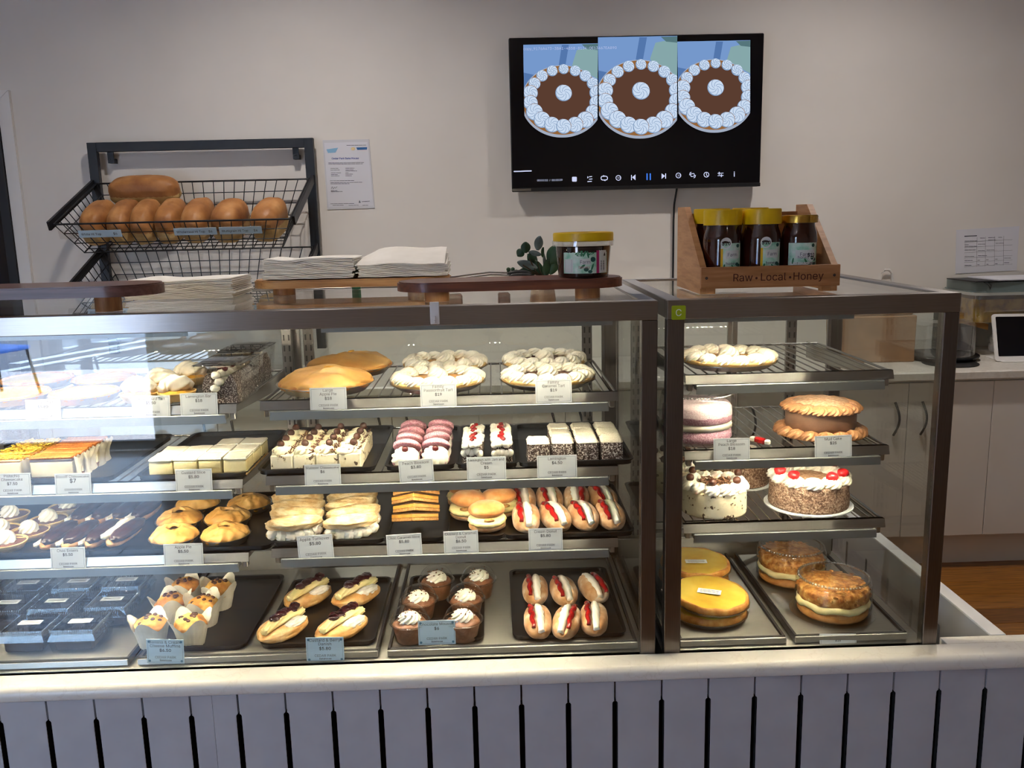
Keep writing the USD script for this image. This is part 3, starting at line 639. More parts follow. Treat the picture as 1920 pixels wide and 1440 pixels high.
def peach_blossom(label, v):
    t = thing('pink_sponge_cake', label, 'cake'); R = .033
    half = lambda s: [(0.001, 0), (R * .92, 0), (R, .004), (R * .98, .010), (R * .75, .016), (.001, .019)]
    part(t, 'lower_sponge', disp(xf(lathe(half(0), 32), T(rx=180, z=.019)), .0007, 260, v), m_pinkcoco, True)
    part(t, 'cream', xf(rosette(R * .92, .030, 10, 1.2, .09, 40, 8), T(0, -.004, .015, rx=24)), m_cream, True)
    part(t, 'upper_sponge', disp(xf(lathe(half(0), 32), T(0, .020, .030, rx=-52)), .0007, 260, v + 2), m_pinkcoco, True)
    part(t, 'cherry', ball((.002, -.009, .0455), .0075, 2, .1), m_cherry, True)
    return t
def setM_part(t, n, M):
    p = stage.GetPrimAtPath(str(t.GetPath()) + '/' + n); UsdGeom.Xformable(p).AddTransformOp().Set(gm(M))
def jam_lamington(label, v):
    t = thing('cream_topped_lamington', label, 'cake'); w, d, h = .046, .080, .046
    part(t, 'cake', disp(sub(bx(-w / 2, w / 2, -d / 2, d / 2, 0, h, .004), 2), .0012, 220, v), m_coco, True)
    part(t, 'cream', join([ball((rnd.uniform(-.018, .018), y + rnd.uniform(-.003, .003), h + .001 + rnd.uniform(0, .006)), (.009, .009, .008), 1, .25, 4, k) for k, y in enumerate(np.repeat(np.linspace(-d / 2 - .002, d / 2, 12), 4))] + [ball((x, -d / 2 - .001, h - .008 - rnd.random() * .010), (.008, .005, .009), 1, .25, 4, k) for k, x in enumerate(np.linspace(-.018, .018, 5))]), m_cream, True)
    for k, y in enumerate(np.linspace(-.03, .03, 5)): part(t, 'jam_drop', ball((.004 * sin(k * 2 + v), y, h + .014), (.0055, .0065, .004), 2, .3, 4, k), m_jam, True)
    return t
def lamington(label, v):
    t = thing('lamington', label, 'cake'); w, d, h = .0505, .058, .053
    part(t, 'cake', disp(sub(bx(-w / 2, w / 2, -d / 2, d / 2, 0, h, .006), 2), .0016, 170, v), m_coco, True)
    part(t, 'coconut_top', disp(sub(bx(-w / 2 - .0005, w / 2 + .0005, -d / 2 - .0005, d / 2 + .0005, h - .011, h + .002, .006), 2), .0017, 210, v + 5), m_cocotop, True)
    return t
def caramel_tartlet(label, v):
    t = thing('caramel_tartlet', label, 'tart'); R = .047
    part(t, 'shell', lathe([(.001, 0), (R * .75, 0), (R * .98, .016), (R, .0185), (R * .93, .0185), (R * .9, .0155)], 44), m_crustpale, True)
    part(t, 'caramel', lathe([(R * .94, .015), (R * .5, .0165), (.001, .0165)], 32), m_caramel, True)
    part(t, 'cream_rosette', xf(rosette(.020, .030, 8, 1.8, .14), T(0, 0, .0155)), m_cream, True)
    return t
def eclair(open_side):
    def build(label, v):
        t = thing('chocolate_eclair', label, 'eclair'); L = .145
        part(t, 'bun', ball((0, 0, .016), (.021, L / 2, .016), 3, .06, 3, v, 2.4), m_eclairbun, True)
        part(t, 'chocolate', ball((.004 if not open_side else .010, 0, .027), (.0205, L / 2 * .97, .0145), 3, .10, 4, v + 3, 2.4), m_choc, True)
        part(t, 'cream', rope([(-.012 if open_side else -.016, y, (.033 if open_side else .020) + .002 * sin(60 * y)) for y in np.linspace(-L * .49, L * .46, 30)], [(.010 if open_side else .008) * (.6 + .4 * sin(pi * q)) for q in np.linspace(.05, .95, 30)], 5, .14, .6, 16), m_cream, True)
        return t
    return build
def turnover(label, v):
    t = thing('apple_turnover', label, 'pastry'); L, D = .150, .082
    def shell(lift, amp, seed, layers=3):
        out = []
        for k in range(layers):
            P = []
            for a in np.linspace(0, 1, 11):
                row = []
                for q in np.linspace(0, 1, 26):
                    s = 2 * q - 1; e = math.sqrt(max(0.0, 1 - abs(s) ** 1.9))
                    yy = -D * .52 * e * a + D * .18 * (1 - a) * e; xx = s * L / 2 * (.93 + .07 * a)
                    row.append((xx, yy, lift * a * e + .005 * k + .018 * e * sin(pi * min(1, a * .9)) + .0022 * sin(38 * a + 9 * s + k * 2) * e))
                P.append(row)
            v_, f_ = rot_grid(np.array(P), False)
            top = v_ + (0, 0, .0035)
            out.append(disp(join((v_, f_[:, ::-1]), (top, f_)), amp, 60, seed + k))
        return join(*out)
    part(t, 'lower_pastry', xf(shell(.004, .0012, 3 + v, 2), T()), m_puffpale, True)
    part(t, 'filling', ball((0, -.012, .020), (.058, .026, .012), 2, .25, 4, v), m_custcream, True)
    for i, s in enumerate(np.linspace(-.82, .82, 6)):
        e = math.sqrt(1 - abs(s) ** 1.9)
        part(t, 'cream_shell', xf(rosette(.0165, .017, 7, 1.2, .10, 26, 7), T(s * L * .44, -D * .42 * e + .004, .017, rx=42, rz=s * 25)), m_cream, True)
    part(t, 'upper_pastry', xf(shell(.016, .0024, 9 + v, 4), T(0, .006, .024, rx=6)), m_puffpale, True)
    return t
def caramel_slice(label, v):
    t = thing('chocolate_caramel_slice', label, 'cake slice'); s = .080
    for nm, z0, z1, m in (('biscuit', 0, .0075, m_slice_bis), ('caramel', .0075, .0165, m_slice_cara), ('chocolate', .0165, .0195, m_slice_choc)):
        part(t, nm, disp(sub(bx(-s / 2, s / 2, -s / 2, s / 2, z0, z1, .001), 2), .0006, 90, v), m, 40)
    return t
def custard_donut(label, v):
    t = thing('custard_filled_bun', label, 'doughnut'); R = .0445
    part(t, 'lower_bun', ball((0, 0, .016), (R, R * .94, .017), 3, .05, 3, v), m_bun, True)
    part(t, 'custard_cream', xf(lathe([(.001, 0), (R * .9, .002), (R * 1.02, .009), (R * .95, .017), (.001, .020)], 48, lambda th, r, z: (r * (1 + .035 * np.cos(14 * th + 60 * z)), z)), T(0, -.004, .021, rx=8)), m_custcream, True)
    part(t, 'caramel_centre', ball((.002, -.043, .036), (.012, .006, .005), 2, .2), m_slice_bis, True)
    part(t, 'upper_bun', ball((0, .004, .052), (R * .98, R * .92, .021), 3, .05, 3, v + 4), m_bunorange, True)
    return t
def cream_bun(side):
    def build(label, v):
        t = thing('cream_finger_bun', label, 'doughnut'); L, W, H = .128, .066, .052
        vv, f = ball((0, 0, 0), (1, 1, 1), 4, .035, 2.5, v, 2.35)
        x, y, z = vv[:, 0], vv[:, 1], vv[:, 2]
        g = np.exp(-((x - .04) / .23) ** 2) * np.clip(z + .25, 0, 1) * np.clip(1.12 - np.abs(y) * .35, 0, 1)
        vv = np.stack([x * W / 2 * (1 + .10 * np.sign(x) * np.clip(z, 0, 1)), y * L / 2, (z - .75 * g) * H / 2 + H / 2], 1)
        part(t, 'bun', (vv, f), m_bun, True)
        yy = np.linspace(-L * .47, L * .46, 34); q = np.linspace(0, 1, 34)
        zz = H * .5 + H * .50 * np.sqrt(np.clip(1 - np.abs(yy / (L * .56)) ** 2.4, 0, 1))
        part(t, 'cream', rope(np.stack([.004 * side + 0 * yy, yy, zz - .012], 1), .0125 * (.55 + .45 * np.sin(pi * np.clip(q, .06, .94))), 6, .10, .95, 20, 1.3), m_cream, True)
        part(t, 'jam', tube(np.stack([-.0140 * side + .0015 * np.sin(q * 20), yy * .93, zz - .0005 - .002 * q], 1), .0072 * (.6 + .4 * np.sin(pi * np.clip(q, .08, .92))), 10), m_jam, True)
        return t
    return build
def clamshell(label, v):
    t = thing('clear_clamshell', label, 'food box'); w = .112
    part(t, 'brownie', disp(sub(bx(-w * .40, w * .38, -w * .38, w * .38, .003, .030, .004), 2), .0015, 50, v), m_brownie, 40)
    lo = lambda k, z: np.array([(x * (w / 2 - k), y * (w / 2 - k), z) for x, y in ((-1, -1), (1, -1), (1, 1), (-1, 1))])
    def walls(k0, z0, k1, z1):
        P = np.vstack([lo(k0, z0), lo(k1, z1)]); f = []
        for i in range(4): j = (i + 1) % 4; f += [[i, j, j + 4], [i, j + 4, i + 4]]
        return P, np.array(f)
    part(t, 'base', join(walls(.008, .001, .002, .030), bx(-w / 2, w / 2, -w / 2, w / 2, .030, .0312)), m_clear2, False)
    part(t, 'lid', join(walls(.001, .032, .010, .056), bx(-w / 2 + .010, w / 2 - .010, -w / 2 + .010, w / 2 - .010, .056, .0568)), m_clear2, False)
    k = .0075; rib = []
    for q in np.linspace(-1, 1, 19):
        for a, b in ((q, -1), (q, 1), (-1, q), (1, q)):
            rib.append(ball((a * (w / 2 - k), b * (w / 2 - k), .050), (.0022, .0022, .007), 1))
    part(t, 'ribs', join(rib), m_bead, True, kind='stuff')
    part(t, 'label', bx(-.026, .026, -.011, .011, .057, .0574), m_card, False, 'white printed sticker')
    part(t, 'print', join([bx(-.02, .02, y - .0006, y + .0006, .0574, .0576) for y in (-.004, 0, .004)]), m_ink, False)
    return t
def muffin(label, v):
    t = thing('muffin', label, 'muffin'); R = .0335
    part(t, 'cake', join(lathe([(.001, 0), (R * .8, 0), (R, .042)], 28), ball((0, 0, .048), (R * 1.10, R * 1.06, .024), 3, .16, 3, v)), m_muffin, True)
    part(t, 'chips', join([ball((cos(a) * R * r, sin(a) * R * r, .048 + .023 * math.sqrt(1 - min(.98, r * r)) + .002), (.0055, .0045, .0035), 1, .2, 3, k) for k, (a, r) in enumerate([(rnd.random() * 6.3, rnd.uniform(.2, .85)) for _ in range(9)])]), m_chocball, True)
    def fn(th, r, z):
        k = np.clip((z - .030) / .04, 0, 1); s = np.abs(np.cos(2 * (th + .3 * v)))
        return r * (1 + .30 * k * s ** 2) + .0008 * np.cos(22 * th), z + k * (.034 * (s ** 1.8) - .020)
    outer = lathe([(R * .83, 0), (R * .98, .020), (R * 1.07, .040), (R * 1.16, .052), (R * 1.24, .064)], 64, fn)
    v_, f_ = outer; inn = v_ * (.985, .985, 1) + (0, 0, .0002)
    part(t, 'paper_wrap', join(outer, (inn, f_[:, ::-1])), m_paper, True, 'pleated baking paper wrap')
    return t
def danish(label, v):
    t = thing('berry_danish', label, 'pastry'); L, W = .140, .088
    vv, f = ball((0, 0, 0), (1, 1, 1), 4, .07, 2.5, v, 2.3); x, y, z = vv.T
    g = np.exp(-(x / .42) ** 2) * np.clip(z, 0, 1)
    part(t, 'pastry', (np.stack([x * W / 2, y * L / 2, (z - .55 * g) * .021 + .021 + .004 * np.abs(x) * np.clip(z, 0, 1)], 1), f), m_danish, True)
    part(t, 'icing_sugar', ball((.027, .012, .033), (.015, .036, .012), 3, .25, 4, v), m_sugar, True)
    q = np.linspace(0, 1, 34)
    part(t, 'custard', rope(np.stack([.004 * np.sin(q * 7), L * (.48 - .94 * q), .038 + .004 * np.sin(pi * q)], 1), 0.0150 * (.62 + .38 * np.sin(pi * np.clip(q * 1.0 + .02, .05, .95))), 7, .15, .55, 28, .8), m_custcream, True)
    part(t, 'berries', join([ball((-.007 + rnd.uniform(-.006, .006), y, .053 + rnd.uniform(-.003, .003)), (.0135, .013, .007), 2, .3, 4, k + v) for k, y in enumerate(np.linspace(-.022, .05, 7))]), m_berry, True)
    return t
def dome_mesh(R, H, k=6): return lathe([(R, 0)] + [(R * cos(a) ** .8 if a < 1.5 else .001, H * sin(a)) for a in np.linspace(.0, pi / 2, 12)], 44)
def mousse_cup(label, v):
    t = thing('chocolate_mousse_cup', label, 'dessert cup'); R = .043
    part(t, 'mousse', lathe([(.001, .001), (R * .74, .001), (R * .93, .040), (R * .8, .047), (R * .4, .050), (.001, .051)], 40, lambda th, r, z: (r, z + .002 * np.cos(5 * th) * (z > .042))), m_mousse, True)
    part(t, 'cup', lathe([(R * .76, 0), (R * .96, .043), (R * 1.07, .0445), (R * 1.07, .046)], 44), m_clear2, True)
    part(t, 'cream_rosette', xf(rosette(.024, .024, 9, 1.6, .13), T(0, -.002, .047)), m_cream, True)
    part(t, 'chocolate_dust', join([ball((rnd.gauss(0, .010), rnd.gauss(0, .010), .066 + rnd.uniform(-.004, .004)), (.003, .002, .0015), 0) for _ in range(40)]), m_chocflake, False, kind='stuff')
    part(t, 'dome_lid', xf(dome_mesh(R * 1.03, .038), T(0, 0, .046)), m_clear2, True)
    part(t, 'lid_rim', xf(lathe([(R * 1.02, 0), (R * 1.12, .0005), (R * 1.12, .002), (R * 1.02, .0025)], 44), T(0, 0, .0455)), m_clear, True)
    return t
def cake_dome(t, R, H, n=64):
    part(t, 'dome_lid', lathe([(R * 1.0, .004), (R * .985, H * .80), (R * .95, H * .93), (R * .86, H), (R * .80, H * .985), (.001, H * .985)], 96, lambda th, r, z: (r * (1 + .006 * np.cos(48 * th) * (z < H * .9)), z)), m_clear2, True)
    part(t, 'dome_beads', join([ball((R * .905 * cos(a), R * .905 * sin(a), H * .965), (.0036, .0036, .0040), 1) for a in np.arange(n) * 2 * pi / n]), m_bead, True, kind='stuff')
    part(t, 'clear_base', lathe([(.001, 0), (R * 1.05, 0), (R * 1.12, .004), (R * 1.12, .006), (R * 1.02, .004), (.001, .002)], 64), m_clear2, True)
def bee_sting(label, v):
    t = thing('almond_topped_cake', label, 'cake'); R = .083
    part(t, 'lower_sponge', lathe([(.001, .004), (R * .95, .004), (R, .010), (R * .99, .026), (.001, .028)], 64), m_sponge, True)
    part(t, 'custard', lathe([(R * .9, .024), (R * 1.02, .028), (R * 1.045, .035), (R * 1.0, .043), (R * .9, .045)], 80, lambda th, r, z: (r * (1 + .018 * np.cos(9 * th + 100 * z) + .012 * np.cos(21 * th)), z + .003 * np.cos(7 * th))), m_custcream, True)
    part(t, 'almond_top', disp(lathe([(R * .93, .040), (R * 1.0, .046), (R * 1.0, .066), (R * .96, .074), (R * .7, .079), (R * .35, .081), (.001, .081)], 110), .0028, 75, v), m_almond, True)
    part(t, 'almond_flakes', join([xf(ball((0, 0, 0), (.0065, .0042, .0007), 1), T(R * r * cos(a), R * r * sin(a), .080 if r < .92 else rnd.uniform(.05, .074), rnd.uniform(0, 180), rnd.uniform(-25, 25) if r < .92 else 80)) for a, r in [(rnd.random() * 6.3, math.sqrt(rnd.random()) * .9 if k % 3 else 1.0) for k in range(120)]]), m_almond, True, kind='stuff')
    cake_dome(t, R * 1.09, .098)
    return t
def blossom_cake(label, v):
    t = thing('large_pink_sponge_cake', label, 'cake'); R = .088
    part(t, 'lower_sponge', disp(lathe([(.001, .005), (R * .95, .005), (R, .012), (R * .97, .034), (.001, .036)], 90), .0012, 150, 1), m_mauve, True)
    part(t, 'cream', lathe([(R * .85, .032), (R * .99, .036), (R * 1.0, .046), (R * .95, .052), (R * .8, .053)], 80, lambda th, r, z: (r * (1 + .015 * np.cos(17 * th + 150 * z)), z)), m_cream, True)
    part(t, 'upper_sponge', disp(lathe([(R * .9, .050), (R * .99, .054), (R, .070)], 90), .0012, 150, 2), m_mauve, True)
    part(t, 'pale_top', disp(lathe([(R * 1.002, .068), (R * .985, .088), (R * .9, .098), (R * .6, .103), (.001, .105)], 90), .0012, 150, 3), m_mauvetop, True)
    cake_dome(t, R * 1.08, .125)
    return t
def mud_cake(label, v):
    t = thing('mud_cake', label, 'cake'); R = .082
    part(t, 'cake', lathe([(.001, 0), (R, 0), (R, .060), (R * .96, .066), (.001, .067)], 72), m_mud, True)
    n = 16
    for i in range(n):
        a = 2 * pi * i / n
        part(t, 'cream_shell', xf(rosette(.0225, .016, 11, 1.0, .14, 34, 8), T(R * .86 * cos(a), R * .86 * sin(a), .065, rx=10, rz=math.degrees(a) + 90)), m_mudcream, True)
    for i in range(n):
        a = 2 * pi * (i + .5) / n
        part(t, 'cream_shell', xf(rosette(.0225, .024, 11, 1.0, .12, 34, 8), T(R * 1.06 * cos(a), R * 1.06 * sin(a), .0, rx=-10, rz=math.degrees(a) + 90)), m_mudcream, True)
    part(t, 'shaved_top', disp(lathe([(R * .86, .064), (R * .78, .080), (R * .4, .087), (.001, .088)], 80), .0025, 90, 2), m_shavetop, True)
    return t
def ball_cake(label, v):
    t = thing('chocolate_ball_cake', label, 'cake'); R = .076
    part(t, 'cake', disp(lathe([(.001, 0), (R, 0), (R * 1.01, .004), (R, .056), (R * .97, .060), (.001, .061)], 90), .0008, 60, 3), m_cheese, True)
    n = 12
    for i in range(n):
        a = 2 * pi * i / n
        part(t, 'cream_rosette', xf(rosette(.0195, .024, 8, 1.6, .13, 34, 8), T(R * .80 * cos(a), R * .80 * sin(a), .058)), m_cream, True)
        if i % 2 == 0 or i in (3,): part(t, 'chocolate_ball', ball((R * .82 * cos(a), R * .82 * sin(a), .086), .0095, 2), m_chocball, True)
    part(t, 'flakes', join([xf(box(0, 0, 0, rnd.uniform(.006, .020), rnd.uniform(.003, .006), .0016), T(R * .55 * math.sqrt(rnd.random()) * cos(a), R * .55 * math.sqrt(rnd.random()) * sin(a), .063 + rnd.random() * .012, rnd.uniform(0, 180), rnd.uniform(-30, 30), rnd.uniform(-30, 30))) for a in [rnd.random() * 6.3 for _ in range(110)]]), m_chocflake, False, kind='stuff')
    return t
def shaved_cake(berries):
    def build(label, v):
        t = thing('strawberry_cream_cake' if berries else 'chocolate_shaving_cake', label, 'cake'); R = .084 if berries else .078
        part(t, 'cake_board', lathe([(.001, 0), (R * 1.12, 0), (R * 1.12, .003), (.001, .003)], 64), m_card, False)
        part(t, 'cake', disp(lathe([(.001, .003), (R, .003)] + [(R * (1.01 - .02 * q), .003 + .060 * q) for q in np.linspace(.05, 1, 14)] + [(R * .94, .066), (.001, .066)], 150), .0024, 95, 3), m_shave, True)
        part(t, 'shaved_top', disp(lathe([(R * .80, .064), (R * .5, .071), (.001, .073)], 80), .0016, 120, 2), m_shavetop, True)
        n = 11 if berries else 10
        for i in range(n):
            a = 2 * pi * (i + .25) / n
            part(t, 'cream_rosette', xf(rosette(.0215, .024, 9, 1.6, .12, 34, 8), T(R * .80 * cos(a), R * .80 * sin(a), .064)), m_cream, True)
            if berries and i % 11 in (0, 1, 3, 5, 6, 8, 9):
                b = lathe([(.001, -.013), (.006, -.010), (.0115, -.002), (.0125, .004), (.009, .010), (.001, .012)], 20)
                part(t, 'strawberry', xf(b, T(R * .84 * cos(a), R * .84 * sin(a), .090, rx=115, rz=math.degrees(a) + 60)), m_straw, True)
        return t
    return build
def custard_tart(label, v):
    t = thing('egg_custard_tart', label, 'tart'); R = .092
    part(t, 'foil_dish', foil_dish(R, .014), m_foil, 40)
    part(t, 'crust', lathe([(R * .84, .003), (R * .985, .0135), (R * 1.0, .020), (R * .985, .028), (R * .94, .031), (R * .90, .030)], 72, lambda th, r, z: (r * (1 + .006 * np.cos(13 * th)), z + .001 * np.cos(9 * th + v))), m_rim, True)
    part(t, 'custard', lathe([(R * .93, .0298), (R * .82, .0315), (R * .4, .0305), (.001, .030)], 60), m_eggcust, True)
    return t
# ------------------------------------------------------------------ food on the shelves
def at(px, y, z):
    """the place at depth y and height z that the viewer sees at column px"""
    u = (px - 960) / FPX; w = rgt - u * fwd
    x = -((y - EYE[1]) * w[1] + (z - EYE[2]) * w[2]) / w[0]
    return np.array([x, y, z])
def col(n): return {1: [''], 2: ['left', 'right'], 3: ['left', 'middle', 'right'], 4: ['leftmost', 'second from left', 'second from right', 'rightmost']}[n]
def rowname(n): return {1: [''], 2: ['front row', 'back row'], 3: ['front row', 'middle row', 'back row'], 4: ['front row', 'second row', 'third row', 'back row']}[n]
Z1, Z2, Z3 = SH_L; M1, M2, M3 = SH_M; R1, R2, R3 = SH_R; ZB = .5500
tr = .0022
# trays
def tray(x0, x1, y0, y1, z, label): black_tray((x0 + x1) / 2, (y0 + y1) / 2, z, x1 - x0, y1 - y0, label)
tray(-.80, -.60, 2.06, 2.34, Z1, 'black tray behind the lemon tarts on the top left shelf')
tray(-1.185, -1.065, 1.932, 2.33, Z2, 'black tray under the pistachio cheesecake slices')
tray(-1.057, -.872, 1.932, 2.33, Z2, 'black tray under the orange-brown crumb topped cheesecake slices')
tray(-.812, -.570, 1.932, 2.34, Z2, 'black tray under the white-topped custard slices')
tray(-.540, -.280, 1.932, 2.34, M2, 'black tray under the chocolate ball cheesecake squares')
tray(-.252, -.098, 1.932, 2.31, M2, 'black tray under the small pink sponge cakes')
tray(-.090, .046, 1.932, 2.31, M2, 'black tray under the cream topped lamingtons')
tray(.052, .310, 1.932, 2.31, M2, 'black tray under the plain lamingtons')
tray(-1.30, -.955, 1.932, 2.34, Z3, 'black tray under the caramel tartlets')
tray(-.948, -.722, 1.932, 2.34, Z3, 'black tray under the chocolate eclairs')
tray(-.715, -.528, 1.932, 2.34, Z3, 'black tray under the small apple pies')
tray(-.520, -.268, 1.932, 2.34, M3, 'black tray under the apple turnovers')
tray(-.262, -.128, 1.932, 2.34, M3, 'black tray under the caramel slices')
tray(-.122, .010, 1.932, 2.34, M3, 'black tray under the round custard buns')
tray(.016, .312, 1.932, 2.31, M3, 'black tray under the cream buns on the bottom wire shelf')
tray(-.815, -.600, 1.91, 2.32, ZB, 'black tray under the paper-wrapped muffins')
tray(-.560, -.300, 1.91, 2.28, ZB, 'black tray under the berry danishes')
tray(-.240, -.045, 1.91, 2.28, ZB, 'black tray under the domed mousse cups')
tray(.030, .290, 1.91, 2.30, ZB, 'black tray under the cream buns on the cabinet floor')

# top shelf, left bay
K = Kind(flat_tart(m_eggcust, 'yellow_tart', .085), 1)
p = at(22, 2.022, Z1); K.put(T(*p), 'flat yellow custard tart at the front left of the top shelf', 'yellow custard tarts')
p = at(72, 2.222, Z1); K.put(T(*p, rz=40), 'flat yellow custard tart at the back left of the top shelf', 'yellow custard tarts')
K = Kind(flat_tart(m_passion, 'amber_tart', .076), 1)
p = at(160, 2.012, Z1); K.put(T(*p), 'flat amber tart at the front of the top left shelf, beside a price card', 'amber tarts')
p = at(197, 2.205, Z1); K.put(T(*p, rz=70), 'flat amber tart behind the other one on the top left shelf', 'amber tarts')
K = Kind(lemon_tart, 2)
for px, y, w in ((262, 1.985, 'front left, half behind a price card'), (333, 1.99, 'front right, beside the clear cake box'), (305, 2.095, 'in the middle, behind the front pair'), (358, 2.18, 'at the back, on the black tray')):
    p = at(px, y, Z1 + (.0022 if y > 2.1 else 0)); K.put(T(*p, rz=rnd.uniform(-15, 15)), 'small lemon tart piped with meringue, ' + w, 'lemon tarts')
p = at(432, 2.005, Z1); q = at(468, 2.205, Z1)
b = thing  # (boxes below)
for pp, w in ((p, 'front'), (q, 'back')):
    clear_box(.104, .155, .086, 'clear lidded box around the %s cream filled chocolate coconut bar' % w).GetAttribute('xformOp:transform').Set(gm(T(*pp)))
K = Kind(lamington_bar, 1)
K.put(T(p[0], p[1], p[2] + .0014), 'chocolate coconut bar with a cream filled groove in the front clear box', 'boxed coconut bars')
K.put(T(q[0], q[1], q[2] + .0014), 'chocolate coconut bar with a cream filled groove in the back clear box', 'boxed coconut bars')
# top shelf, right bay
K = Kind(big_apple_pie, 2)
K.put(T(*at(612, 2.037, M1)), 'large golden apple pie in a foil dish, the front one', 'large golden apple pies')
K.put(T(*at(656, 2.272, M1), rz=60), 'large golden apple pie in a foil dish, the back one', 'large golden apple pies')
KP = Kind(cream_tart(m_passion, 'passionfruit_tart'), 1); KC = Kind(cream_tart(m_caramel, 'caramel_tart'), 1)
KP.put(T(*at(821, 2.037, M1)), 'cream ringed amber passionfruit tart, front of the top shelf', 'passionfruit tarts')
KP.put(T(*at(836, 2.272, M1), rz=40), 'cream ringed amber passionfruit tart, back of the top shelf', 'passionfruit tarts')
KC.put(T(*at(1027, 2.037, M1)), 'cream ringed brown caramel tart, front of the top shelf', 'caramel tarts')
KC.put(T(*at(1021, 2.272, M1), rz=55), 'cream ringed brown caramel tart, back of the top shelf', 'caramel tarts')
# second shelf, left bay
K = Kind(pistachio_slice, 2); nm = ['first', 'second', 'third', 'fourth', 'fifth']
for k in range(5): K.put(T(-1.120 + .003 * k, 1.958 + .0385 * k, Z2 + tr), 'cheesecake slice topped with yellow-green pistachio crumbs, %s from the front' % nm[k], 'pistachio cheesecake slices')
K = Kind(biscoff_slice, 2)
for k in range(5): K.put(T(-1.004 + .004 * (k % 2), 1.958 + .0385 * k, Z2 + tr), 'cheesecake slice topped with orange-brown crumbs, %s from the front' % nm[k], 'spiced cheesecake slices')
K = Kind(custard_slice, 3)
for r, cols in ((0, (0, 1, 2, 3)), (1, (0, 1, 2, 3)), (2, (2, 3))):
    for c in cols: K.put(T(-.762 + .0558 * c + .001 * r, 1.974 + .0635 * r, Z2 + tr, rz=rnd.uniform(-1.5, 1.5)), 'white iced custard slice, %s in the %s' % (col(4)[c], rowname(3)[r]), 'custard slices')
# second shelf, right bay
K = Kind(malt_square, 4)
for r in range(4):
    for c in range(4): K.put(T(-.488 + .0512 * c, 1.967 + .053 * r, M2 + tr, rz=rnd.uniform(-2, 2)), 'cheesecake square with cream and a chocolate ball, %s in the %s' % (col(4)[c], rowname(4)[r]), 'chocolate ball cheesecakes')
K = Kind(peach_blossom, 2)
for r in range(4):
    for c in range(2): K.put(T(-.209 + .068 * c, 1.975 + .0655 * r, M2 + tr, rx=14, rz=rnd.uniform(-8, 8)), 'small pink coconut sponge cake with cream and a cherry, %s one in the %s' % (col(2)[c], rowname(4)[r]), 'small pink sponge cakes')
K = Kind(jam_lamington, 2)
for r in range(2):
    for c in range(2): K.put(T(-.054 + .066 * c, 1.984 + .090 * r, M2 + tr, rz=(-3, 2)[c]), 'lamington topped with cream and red jam drops, %s one in the %s' % (col(2)[c], rowname(2)[r]), 'cream topped lamingtons')
K = Kind(lamington, 3)
for r, cols in ((0, (0, 1, 2, 3)), (1, (1, 2, 3)), (2, (1, 2, 3))):
    for c in cols: K.put(T(.096 + .0565 * c, 1.969 + .0625 * r, M2 + tr, rz=rnd.uniform(-3, 3)), 'coconut coated chocolate lamington, %s in the %s' % (col(4)[c], rowname(3)[r]), 'plain lamingtons')
# third shelf, left bay
K = Kind(caramel_tartlet, 1)
for (px, y, w) in ((13, 1.988, 'at the front'), (56, 2.058, 'second from the front, nearest the eclairs'), (2, 2.075, 'at the left edge of view'), (92, 2.142, 'third from the front'), (128, 2.245, 'at the back'), (20, 2.185, 'at the back left')):
    K.put(T(*at(px, y, Z3 + tr), rz=rnd.uniform(0, 360)), 'caramel tartlet with a swirl of cream, ' + w, 'caramel tartlets')
KE, KO = Kind(eclair(False), 2), Kind(eclair(True), 1)
for k, px in enumerate((112, 152, 193)): KE.put(T(*at(px, 2.015, Z3 + tr), rz=-3), 'chocolate glazed eclair, %s of the closed ones in the front row' % ('first', 'second', 'third')[k], 'chocolate eclairs')
KO.put(T(*at(235, 2.02, Z3 + tr), rz=-6), 'chocolate glazed eclair showing its cream, at the right end of the front row', 'chocolate eclairs')
for k, px in enumerate((165, 203, 240, 275)): KE.put(T(*at(px, 2.185, Z3 + tr), rz=-4), 'chocolate glazed eclair, %s in the back row' % col(4)[k], 'chocolate eclairs')
K = Kind(small_apple_pie, 3)
for px, y, w in ((328, 1.990, 'front row, left'), (424, 1.992, 'front row, right'), (338, 2.108, 'middle row, left'), (428, 2.112, 'middle row, right'), (372, 2.230, 'back row, left'), (468, 2.222, 'back row, right')):
    K.put(T(*at(px, y, Z3 + (tr if True else 0)), rz=rnd.uniform(0, 360)), 'small golden apple pie with a hole in its lid, ' + w, 'small apple pies')
# third shelf, right bay
K = Kind(turnover, 2)
for r in range(4):
    for c in range(2): K.put(T(*(at((557, 660)[c] + rnd.uniform(-5, 5), 1.983 + .064 * r, M3 + tr + .012)), rx=22, rz=(6, 16)[c] + rnd.uniform(-9, 9), s=.88), 'flaky apple turnover piped with cream, %s one in the %s' % (col(2)[c], rowname(4)[r]), 'apple turnovers')
K = Kind(caramel_slice, 2)
yy, zz = 1.998, M3 + tr + .026
for k in range(5):
    ph = (20, 24, 27, 29, 30, 31)[k]
    K.put(T(-.196 + .003 * (k % 2) - .0015, yy, zz, rx=-ph) @ T(rz=45 + (k * 37 % 7) - 3), 'chocolate caramel slice in the leaning pile, %s from the bottom' % (nm + ['sixth'])[k], 'chocolate caramel slices')
    yy += .0195 * sin(math.radians(ph)) + .0020; zz += .0200 * cos(math.radians(ph))
K = Kind(custard_donut, 2)
for px, y, rz, w in ((914, 1.988, 5, 'at the front'), (878, 2.072, -12, 'at the left, second from the front'), (938, 2.088, 14, 'at the right, behind the front one'), (872, 2.172, 0, 'at the back left'), (948, 2.192, 20, 'at the back right')):
    K.put(T(*at(px, y, M3 + tr), rz=rz, rx=-5), 'round sugared bun filled with custard cream, ' + w, 'round custard buns')
KA, KB = Kind(cream_bun(1), 2), Kind(cream_bun(-1), 1)
